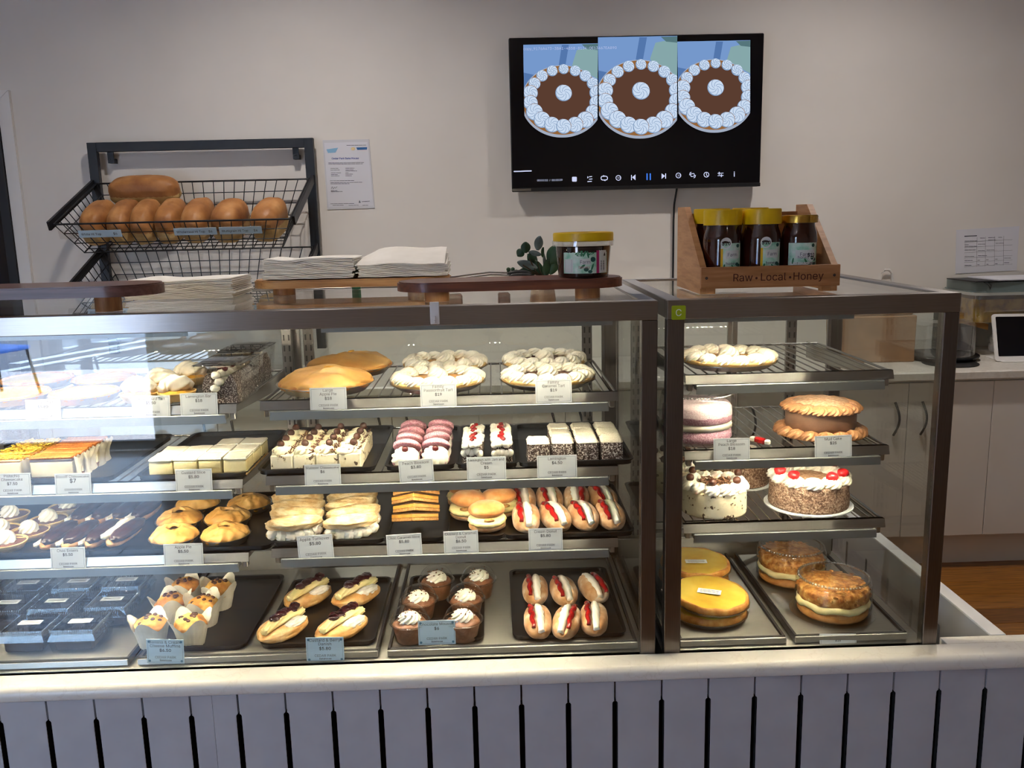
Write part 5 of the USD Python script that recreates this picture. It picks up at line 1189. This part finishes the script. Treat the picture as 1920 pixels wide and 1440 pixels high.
serving_board('pale acacia wooden board under the two stacks of paper bags', -.610, -.105, 2.30, .17, 1.3795, [(-.535, 2.285), (-.19, 2.285)], m_wl, .020)
def bag_stack(label, x0, x1, y0, y1, z, n, dz, seed, lift=0.0):
    t = thing('paper_bag_stack', label, 'paper bags', T(0, 0, 0)); r = random.Random(seed)
    zz = z
    for k in range(n):
        ox, oy = r.uniform(-.005, .005), r.uniform(-.004, .004); U = np.linspace(0, 1, 16); V = np.linspace(0, 1, 5)
        am = .0022; ph = seed
        def surf(off):
            P = np.array([[(x0 + ox + (x1 - x0) * u, y0 + oy + (y1 - y0) * w_, zz + off + am * (sin(7 * u + ph) + .5 * sin(15 * u + ph + k * .3)) * (k / n) + (lift * min(1, .35 + u * 3) * w_ * (k / (n - 1)) ** 3 if lift else 0) + .0006 * sin(20 * u + k)) for u in U] for w_ in V])
            return rot_grid(P, False)
        tv_, ff = surf(dz * .80); bv, _ = surf(0)
        nu, nv = 16, 5
        rim = [i for i in range(nu)] + [j * nu + nu - 1 for j in range(1, nv)] + [(nv - 1) * nu + i for i in range(nu - 2, -1, -1)] + [j * nu for j in range(nv - 2, 0, -1)]
        N = len(tv_); sf = []
        for a, b in zip(rim, rim[1:] + rim[:1]): sf += [[a, b, b + N], [a, b + N, a + N]]
        part(t, 'paper_bag', (np.vstack([bv, tv_]), np.vstack([ff[:, ::-1], ff + N, np.array(sf)])), m_bag, 40)
        zz += dz
    return t
bag_stack('stack of white paper bags at the left on the acacia board', -.570, -.345, 2.225, 2.37, 1.3825, 14, .0036, 3)
bag_stack('stack of white paper bags at the right on the acacia board, top bag curling up', -.336, -.112, 2.225, 2.37, 1.3825, 9, .0036, 5, .036)
bag_stack('stack of white paper bags lying on the glass beside the plum brown board', -.905, -.640, 2.20, 2.38, ZG + .003, 13, .0036, 8)
tg = thing('tongs', 'dark handled serving tongs lying behind the honey board', 'tongs', T(-.105, 2.215, ZG + .003, rz=4))
part(tg, 'arm', join(tube([(0, .012, .035), (.10, .008, .045), (.15, .004, .042)], .004, 8, flat=.5), tube([(0, -.012, .030), (.10, -.008, .040), (.15, -.004, .037)], .004, 8, flat=.5)), m_steel, True)
part(tg, 'grip', join(ball((.175, .004, .040), (.032, .010, .009), 2, .15, 3, 1), ball((.18, -.006, .034), (.032, .010, .008), 2, .15, 3, 2)), m_rubber, True)
part(tg, 'stand', join(bx(-.01, .03, -.018, .018, 0, .028, .004), bx(.12, .15, -.014, .014, 0, .033, .004)), m_wd, 30)
# honey tub
def wrap(m, R, a0=0.0):
    """bend a flat print (x right, y up) on to an upright cylinder facing the viewer"""
    v, f = m; r = R + v[:, 2]; a = v[:, 0] / R + a0
    return np.stack([r * np.sin(a), -r * np.cos(a), v[:, 1]], 1), f
def dens(poly, h, step=.004):
    x0, y0, x1, y1 = poly.bounds; out = []
    for k in range(int((x1 - x0) / step) + 1):
        q = poly.intersection(sg.box(x0 + k * step, y0 - 1, x0 + (k + 1) * step, y1 + 1))
        for g in getattr(q, 'geoms', [q]):
            if g.geom_type == 'Polygon' and g.area > 1e-10: out.append(extr(g, h))
    return join(*out)
m_honey = mk('dark_honey', '#1c0805', .06, coat=1.0); m_honeyb = mk('amber_honey', [(.3, '#250a05'), (.7, '#3a1408')], .05, coat=1.0)
m_yl = mk('yellow_lid', '#e8be10', .35); m_lab = mk('mint_label', [(.3, '#8fd0b0'), (.5, '#c6e6d2'), (.7, '#e4efe6')], .5, 60); m_labw = mk('label_white', '#dfe3dd', .5); m_leafp = mk('printed_leaf', '#2f7a52', .5); m_leafq = mk('printed_dark_leaf', '#1d5a4f', .5); m_pinkp = mk('printed_pink', '#b52f6a', .5); m_barc = mk('printed_black', '#26262a', .6); m_rosep = mk('printed_rose', '#b9737a', .6)
p = at(1094, 2.035, 1.3835); R = .0655
hb = thing('honey_tub', 'clear honey tub with a yellow lid on the dark wooden board', 'tub', T(p[0], 2.035, 1.3842))
part(hb, 'tub', lathe([(.001, 0), (R * .86, 0), (R * .88, .003), (R * .97, .070), (.001, .070)], 56), m_honey, 40)
part(hb, 'collar', lathe([(R * .97, .068), (R * 1.07, .070), (R * 1.08, .082), (R * 1.02, .083)], 56), m_clear, 40)
part(hb, 'lid', lathe([(R * .98, .080), (R * 1.05, .081), (R * 1.055, .097), (R * 1.03, .100), (R * .96, .1005), (R * .94, .098), (.001, .098)], 56, lambda t, r, z: (r * (1 + .002 * np.cos(90 * t)), z)), m_yl, 40)
lb = part(hb, 'label', xf(wrap(dens(sg.box(-.055, 0, .055, .052), .0004), R * .945), T(0, 0, .010) ), m_lab, True)
def prints(t, R, z0, items):
    for nme, m, g in items: part(t, nme, xf(wrap(g, R), T(0, 0, z0)), m, False)
bars = lambda x0, y0, w, h, n, vert: join([extr(sg.box(x0 + (w * k / n if not vert else 0), y0 + (h * k / n if vert else 0), x0 + (w * (k + .35 + .3 * (k * 7 % 3) / 2) / n if not vert else w), y0 + (h * (k + .35 + .3 * (k * 7 % 3) / 2) / n if vert else h)), .0002) for k in range(n)])
prints(lb, R * .9535, .010, [
    ('printed_panel', m_labw, join(dens(sg.box(-.052, .002, -.030, .032), .0002), dens(sg.box(.031, .001, .053, .051), .0002), dens(sg.box(-.014, .020, .010, .033), .0002))),
    ('printed_stripe', m_pinkp, dens(sg.box(.024, 0, .031, .052), .0002)),
    ('barcode', m_barc, join(xf(bars(.035, .006, .011, .022, 12, True), T(0, 0, .0002)), xf(extr(Pg((.044, .038), (.050, .038), (.047, .046)), .0002), T(0, 0, .0002)))),
    ('printed_leaves', m_leafq, join(*[xf(extr(ellipse(x, y, a, b, 8), .0002), T()) for x, y, a, b in ((.0155, .031, .006, .0055), (.000, .009, .0055, .0045), (.009, .004, .005, .0035))])),
    ('printed_sprigs', m_leafp, join(*[extr(sa.rotate(ellipse(x, y, .008, .0022, 6), a), .00015) for x, y, a in ((-.018, .046, 30), (-.010, .045, 80), (-.004, .044, 60), (.004, .042, 100), (-.014, .041, 10), (.012, .044, 20), (-.008, .016, 40), (.014, .014, 70))])),
    ('lettering', m_grey, join(xf(text('Farm', .0075, .0002), T(-.002, .022, .0002)), *[extr(sg.box(-.050, y, -.033, y + .0008), .0003) for y in np.arange(.004, .031, .0026)])),
    ('honey_lettering', m_rosep, xf(text('honey', .0065, .0002), T(-.004, .011, 0))),
    ('small_print', m_labw, join(*[extr(sg.box(-.050, y, -.028, y + .001), .0002) for y in (.046, .0435, .041, .0385, .036)]))])
# wooden honey crate and jars
m_pine = mk('pine', [(.2, '#9a6a40'), (.45, '#b98556'), (.6, '#c69263'), (.8, '#a87548')], .5, 9, 6, stretch=(1, 1, 9), tex='noise')
m_pineh = mk('pine_slat', [(.2, '#8a5b34'), (.45, '#a87245'), (.6, '#b68154'), (.8, '#96653b')], .5, 9, 6, stretch=(1, 9, 9))
m_burn = mk('burnt_lettering', '#4a1e12', .8)
cx0, cx1, cy0, cy1 = .464, .772, 1.945, 2.205
cr = thing('honey_crate', 'pine display crate lettered for honey on top of the cake cabinet', 'crate', T(0, 0, 0))
def side(x): return extr_x([(cy0 + .013, ZT + .0008), (cy1, ZT + .0008), (cy1, 1.536), (cy1 - .075, 1.536), (cy0 + .013, 1.400)], x, x + .014)
part(cr, 'side_panel', side(cx0), m_pine, False); part(cr, 'side_panel', side(cx1 - .014), m_pine, False)
part(cr, 'front_slat', bx(cx0 - .001, cx1 + .001, cy0, cy0 + .0125, 1.3555, 1.4025, .001), m_pineh, False)
part(cr, 'back_slat', bx(cx0 + .0142, cx1 - .0142, cy1 - .012, cy1 - .001, 1.37, 1.52), m_pineh, False)
part(cr, 'base', bx(cx0 + .0142, cx1 - .0142, cy0 + .013, cy1 - .0125, 1.357, 1.365), m_pineh, False)
for x in (cx0 + .0145, cx1 - .0345): part(cr, 'foot', bx(x, x + .020, cy0 + .014, cy0 + .034, ZT + .0008, 1.3568), m_pine, False)
part(cr, 'lettering', xf(join(xf(text('Raw', .0165, .0004), T(-.068, 0, 0)), xf(text('Local', .0165, .0004), T(.0, 0, 0)), xf(text('Honey', .0165, .0004), T(.078, 0, 0)), xf(extr(sg.Point(0, 0).buffer(.0026, 6), .0004), T(-.038, .006, 0)), xf(extr(sg.Point(0, 0).buffer(.0026, 6), .0004), T(.037, .006, 0))), front((cx0 + cx1) / 2 + .006, cy0, 1.3705)), m_burn, False)
for x in (cx0 + .011, cx1 - .012): part(cr, 'screw', xf(lathe([(.001, .0012), (.0028, .0008), (.003, 0)][::-1], 14), T(x, cy0, 1.379, rx=90)), m_gasket, True)
def jar(label, x, y, R, H, lid, lidm, gold=False):
    t = thing('honey_jar', label, 'jar', T(x, y, 1.3655))
    b = H - (.033 if not gold else .016)
    part(t, 'jar', lathe([(.001, 0), (R * .92, 0), (R, .006), (R, b * .70), (R * .96, b * .82), (R * .84, b * .95), (R * .84, b), (.001, b)], 48), m_honeyb, 40)
    part(t, 'lid', lathe([(R * .80, b - .002), (R * (.98 if not gold else 1.0), b - .001), (R * (.98 if not gold else 1.0), H - .003), (R * .95, H), (.001, H)], 48, (lambda th, r, z: (r * (1 + .003 * np.cos(60 * th)), z)) if not gold else None), lidm, 40)
    if y > 2.05: return t
    w, z0, z1 = (.026, .020, .088) if not gold else (.036, .030, .085)
    a0 = .0 if gold else .012
    l = part(t, 'label', wrap(dens(sg.box(a0 - w, z0, a0 + w, z1), .0003), R), m_lab, True)
    it = [('printed_panel', m_labw, join(dens(sg.box(a0 - w * .55, z1 - .034, a0 + w * .75, z1 - .016), .0002), dens(sg.box(a0 - w * .9, z0 + .004, a0 + w * .6, z0 + .012), .0002))),
          ('price_sticker', m_card, extr(sg.Point(a0 + (-w * .55 if not gold else w * .45), z1 - (.0 if not gold else .028)).buffer(.0125, 10), .0005)),
          ('printed_leaves', m_leafq, join(*[extr(ellipse(a0 + sx * w, z0 + sz, .0045, .004, 8), .0003) for sx, sz in ((.7, .006), (.35, .004), (.75, .018), (.55, .021), (.6, z1 - z0 - .006))])),
          ('printed_sprigs', m_leafp, join(*[extr(sa.rotate(ellipse(a0 + sx * w, z0 + sz, .007, .002, 6), an), .0002) for sx, sz, an in ((-.5, .006, 60), (-.2, .008, 30), (-.7, .015, 80), (.1, .014, 120))])),
          ('lettering', m_grey, join(xf(text('Farm', .0075, .0003), T(a0 + w * .05, z1 - .029, 0)), xf(text('honey', .0065, .0003), T(a0 - w * .05, z0 + .020, 0)))),
          ('price', m_barc, xf(text('$10', .0075, .0002, True), T(a0 + (-w * .55 if not gold else w * .45), z1 - (.004 if not gold else .031), .0005)))]
    if gold: it.append(('barcode', m_barc, bars(a0 + w * .35, z0 + .001, w * .58, .011, 14, False)))
    else: it.append(('printed_stripe', m_yl, dens(sg.box(a0 - w, z0, a0 - w + .005, z1 - .012), .0003)))
    for nme, m, g in it: part(l, nme, wrap(g, R + .0003), m, False)
    return t
jar('tall dark honey jar with a yellow lid, front left in the crate', .5255, 2.012, .0435, .162, 0, m_yl)
jar('tall dark honey jar with a yellow lid, front middle in the crate', .6150, 2.012, .0435, .162, 0, m_yl)
jar('tall honey jar with a yellow lid, back left in the crate', .5250, 2.108, .0435, .165, 0, m_yl)
jar('tall honey jar with a yellow lid, back middle in the crate', .6160, 2.108, .0435, .165, 0, m_yl)
m_gold = mk('gold_lid', '#c9a24a', .25, metal=1.0)
jar('shorter dark honey jar with a gold lid, right in the crate', .7010, 2.012, .0400, .146, 0, m_gold, True)
# plant behind the board
m_leaf = mk('leaf_green', [(.3, '#1d3a24'), (.7, '#2f5535')], .5, 30); m_leafg = mk('leaf_grey', [(.3, '#5d6c6c'), (.7, '#7d8b88')], .6, 30); m_stem = mk('stem_brown', '#4b3a26', .7)
pt = thing('artificial_plant', 'small leafy green plant arrangement behind the honey tub', 'plant', T(.13, 2.26, ZG + .001))
part(pt, 'base', lathe([(.001, 0), (.030, 0), (.034, .030), (.028, .034), (.001, .034)], 24), m_foot, 30)
def leafm(L, W): 
    P = np.array([[(W * s * math.sin(pi * min(1, u * .98 + .01)) ** .7, L * u, .25 * L * u * u - .3 * abs(s) * W * .4) for s in np.linspace(-1, 1, 7)] for u in np.linspace(0, 1, 9)])
    v, f = rot_grid(P, False); return join((v, f), (v - (0, 0, .0006), f[:, ::-1]))
def leafd(W, L):
    P = np.array([[(W * s * math.sin(pi * min(1, .02 + u * .96)) ** .65, .35 * W * abs(s) ** 1.5 - .002, L * (2 * u - 1)) for s in np.linspace(-1, 1, 7)] for u in np.linspace(0, 1, 11)])
    v, f = rot_grid(P, False); return join((v, f), (v + (0, .0007, 0), f[:, ::-1]))
for k, (px, py, W, L, roll, yw, m) in enumerate(((986, 464, 9, 10, 0, 10, 0), (975, 474, 8, 8, 40, -20, 0), (1011, 456, 9, 13, 12, 25, 1), (1003, 475, 5, 12, -75, 0, 1), (999, 486, 10, 14, -40, 30, 0), (1035, 478, 13, 18, 20, -30, 0), (1018, 473, 6, 9, 10, 60, 0), (988, 497, 8, 19, -72, 0, 1), (991, 509, 8, 19, -85, 20, 0), (1009, 503, 8, 16, -25, 0, 0), (1026, 502, 9, 17, 15, 25, 0), (1039, 500, 8, 16, 30, 0, 0), (1021, 492, 4, 18, -8, 40, 1))):
    q = at(px, 2.25 + .004 * (k % 5), 1.45); z = PY(px, py, q[1])[2]
    part(pt, 'leaf', xf(leafd(W * .00142, L * .00142), T(q[0] - .13, q[1] - 2.26, z - ZG - .001, rz=yw) @ T(ry=roll)), (m_leaf, m_leafg)[m], True)
part(pt, 'stems', join([tube([(0, 0, .03), (x * .5, 0, .045), (x, -.006, z)], .0016, 5) for x, z in ((-.05, .062), (-.034, .08), (-.012, .07), (.02, .05), (-.072, .048))]), m_stem, True)
part(pt, 'berry_sprig', join([ball((-.066 - .005 * k + .004 * (k % 2), -.01, .040 + .006 * (k % 3)), .0055, 1) for k in range(6)]), m_leaf, True)
# hook and sticker on the cabinets
hk = thing('adhesive_hook', 'small white plastic hook stuck to the front rail of the long cabinet', 'hook', T(-.1215, YG - .0042, 1.328))
part(hk, 'plate', box(0, -.002, 0, .0195, .0035, .047, .001), m_trim, 30)
part(hk, 'hook', tube([(0, -.004, -.006), (0, -.005, -.016), (0, -.009, -.019), (0, -.012, -.015)], .0018, 8), m_trim, True)
m_lime = mk('lime_sticker', '#a4b81c', .4)
sk = thing('letter_sticker', 'lime green square sticker with a white letter C on the cake cabinet', 'sticker', T(.3925, YG - .0042, 1.3155))
part(sk, 'square', xf(extr(rrect(.030, .030, .003), .0006), FRONT), m_lime, False)
part(sk, 'letter', xf(text('C', .014, .0003), front(0, -.0006, -.007)), m_card, False)

# ------------------------------------------------------------------ things on the back bench
m_kraft = mk('kraft_paper', [(.3, '#8d6644'), (.7, '#a67c55')], .75, 14, bump=.1)
bg = thing('brown_paper_bag', 'brown paper bag standing on the back bench behind the cake cabinet', 'bag', T(1.655, 3.80, .867))
part(bg, 'body', disp(sub(bx(-.17, .17, -.07, .07, 0, .20, .004), 3), .006, 9, 3), m_kraft, 40)
part(bg, 'folded_top', disp(sub(bx(-.165, .165, -.05, .02, .20, .222, .006), 2), .004, 12, 5), m_kraft, 40)
m_tubc = mk('cloudy_plastic', '#a9aaa4', .25); m_yelc = mk('yellow_contents', [(.3, '#8f6a12'), (.5, '#c99a1c'), (.7, '#dcb443')], .5, 30); m_grlid = mk('grey_green_lid', '#6c7a7a', .35)
bd = lambda w, d, h, r: extr(rrect(w, d, r), h)
cx = 2.30
tb = thing('white_tub', 'white round tub with a blue and white label on the back bench', 'tub', T(2.40, 3.93, .8665))
part(tb, 'tub', lathe([(.001, 0), (.118, 0), (.122, .010), (.122, .030), (.116, .034), (.120, .060), (.112, .072), (.098, .150), (.001, .152)], 48), m_trim, 35)
part(tb, 'label', wrap(xf(dens(sg.box(-.025, .075, .015, .135), .0006), T()), .1185), m_card, False)
part(tb, 'printed_mark', wrap(join(*[xf(extr(ellipse(-.005, z, .014, .009, 8).difference(sg.box(-.1, z - .02, .1, z - .002)), .0004), T(0, 0, .0007)) for z in (.085, .105, .125)]), .1185), m_blue2, False)
st = thing('storage_tub', 'cloudy plastic storage tub of yellow contents standing on the white tub', 'tub', T(2.325, 3.925, 1.0200))
part(st, 'contents', bd(.40, .24, .10, .04), m_yelc, 35)
part(st, 'walls', join(xf(extr(rrect(.44, .28, .05).difference(rrect(.42, .26, .045)), .125), T(0, 0, 0))), m_clear, 35)
part(st, 'lid', xf(join(bd(.46, .30, .012, .05), xf(bd(.45, .29, .040, .05), T(0, 0, .012))), T(0, 0, .1255)), m_grlid, 35)
part(st, 'lid_rim', xf(extr(rrect(.475, .315, .055).difference(rrect(.455, .295, .05)), .012), T(0, 0, .121)), m_tubc, 35)
cbd = thing('clipboard', 'dark clipboard with papers on top of the storage tub', 'clipboard', T(2.32, 3.90, 1.2005, rz=4))
part(cbd, 'board', bx(-.24, .20, -.12, .10, 0, .004), m_gasket, False); part(cbd, 'papers', bx(-.14, .215, -.125, .10, .0042, .009), m_sheet, False)
part(cbd, 'clip', join(tube([(-.2, -.1, .003), (-.19, -.135, -.012), (-.185, -.138, -.03), (-.18, -.135, -.012), (-.175, -.1, .003)], .0022, 6)), m_black, True)
cd = thing('cake_cover', 'clear cover on a black base at the left end of the bench things', 'cake cover', T(1.975, 3.79, .8665))
part(cd, 'base', lathe([(.001, 0), (.135, 0), (.150, .018), (.148, .022), (.12, .016), (.001, .014)], 48), m_blackplastic, 35)
part(cd, 'cover', lathe([(.13, .018), (.125, .155), (.112, .168), (.001, .170)], 48), m_clear, 35)
blk = thing('black_box', 'black box behind the wooden paddle on the back bench', 'box', T(2.20, 4.03, .867)); part(blk, 'box', bx(-.14, .04, -.03, .03, 0, .19, .006), m_blackplastic, 30)
part(blk, 'lid', bx(-.142, .042, -.032, .032, .19, .20, .003), m_blackplastic, 30)
solo('wooden_paddle', hull(np.array([(2.06, 3.952, 1.022), (2.06, 3.975, 1.022), (2.06, 3.952, 1.047), (2.06, 3.975, 1.047), (2.265, 3.952, .965), (2.265, 3.975, .965), (2.265, 3.952, .992), (2.265, 3.975, .992)])), m_wl, 'pale wooden paddle leaning between the black box and the white tub', 'paddle', False)
lt = thing('tablet', 'white framed tablet standing at the right end of the bench', 'tablet', T(2.30, 3.70, .8665, rz=-4))
part(lt, 'frame', xf(bd(.30, .205, .008, .012), T(0, 0, .004) @ T(rx=72)), m_trim, 35)
part(lt, 'screen', xf(bd(.272, .172, .0008, .003), T(0, .0, .004) @ T(rx=72) @ T(0, .004, .008)), m_screen, 35)
part(lt, 'stand', bx(-.13, .13, -.06, .09, 0, .004, .001), m_trim, 30)
for nme in ('frame', 'screen'): setM_part(lt, nme, T(0, 0, .094))
solo_at('dark_mat', lathe([(.001, 0), (.11, 0), (.112, .003), (.001, .004)], 40), m_rubber, T(1.945, 3.66, .8665), 'round dark mat on the worktop beside the cake cabinet post', 'mat', 35)
solo('green_lid', lathe([(.001, 1.39), (.012, 1.39), (.013, 1.412), (.011, 1.416), (.001, 1.417)], 20) if False else xf(lathe([(.001, 0), (.012, 0), (.013, .06), (.011, .064), (.001, .065)], 20), T(-.368, 2.405, ZG + .001)), m_leafp, 'small green bottle showing above the left stack of paper bags', 'bottle', True)

# ------------------------------------------------------------------ blue chairs on the footpath, seen mirrored in the glass
m_bluech = mk('blue_plastic', '#2c5fb0', .35); 
def chair(label, v):
    t = thing('blue_chair', label, 'chair')
    part(t, 'seat', join(bx(-.22, .22, -.22, .22, .43, .47, .012), bx(-.22, .22, .19, .23, .47, .82, .012)), m_bluech, 30)
    for sx in (-1, 1):
        for sy in (-1, 1): part(t, 'leg', rod((sx * .24, sy * .24, 0), (sx * .19, sy * .19, .43), .013, 8), m_black, 40)
    return t
K = Kind(chair); K.put(T(-4.62, -4.45, -.012, rz=20), 'blue plastic chair on the footpath, nearer the door', 'blue chairs outside'); K.put(T(-5.75, -4.8, -.012, rz=-30), 'blue plastic chair on the footpath, farther from the door', 'blue chairs outside')
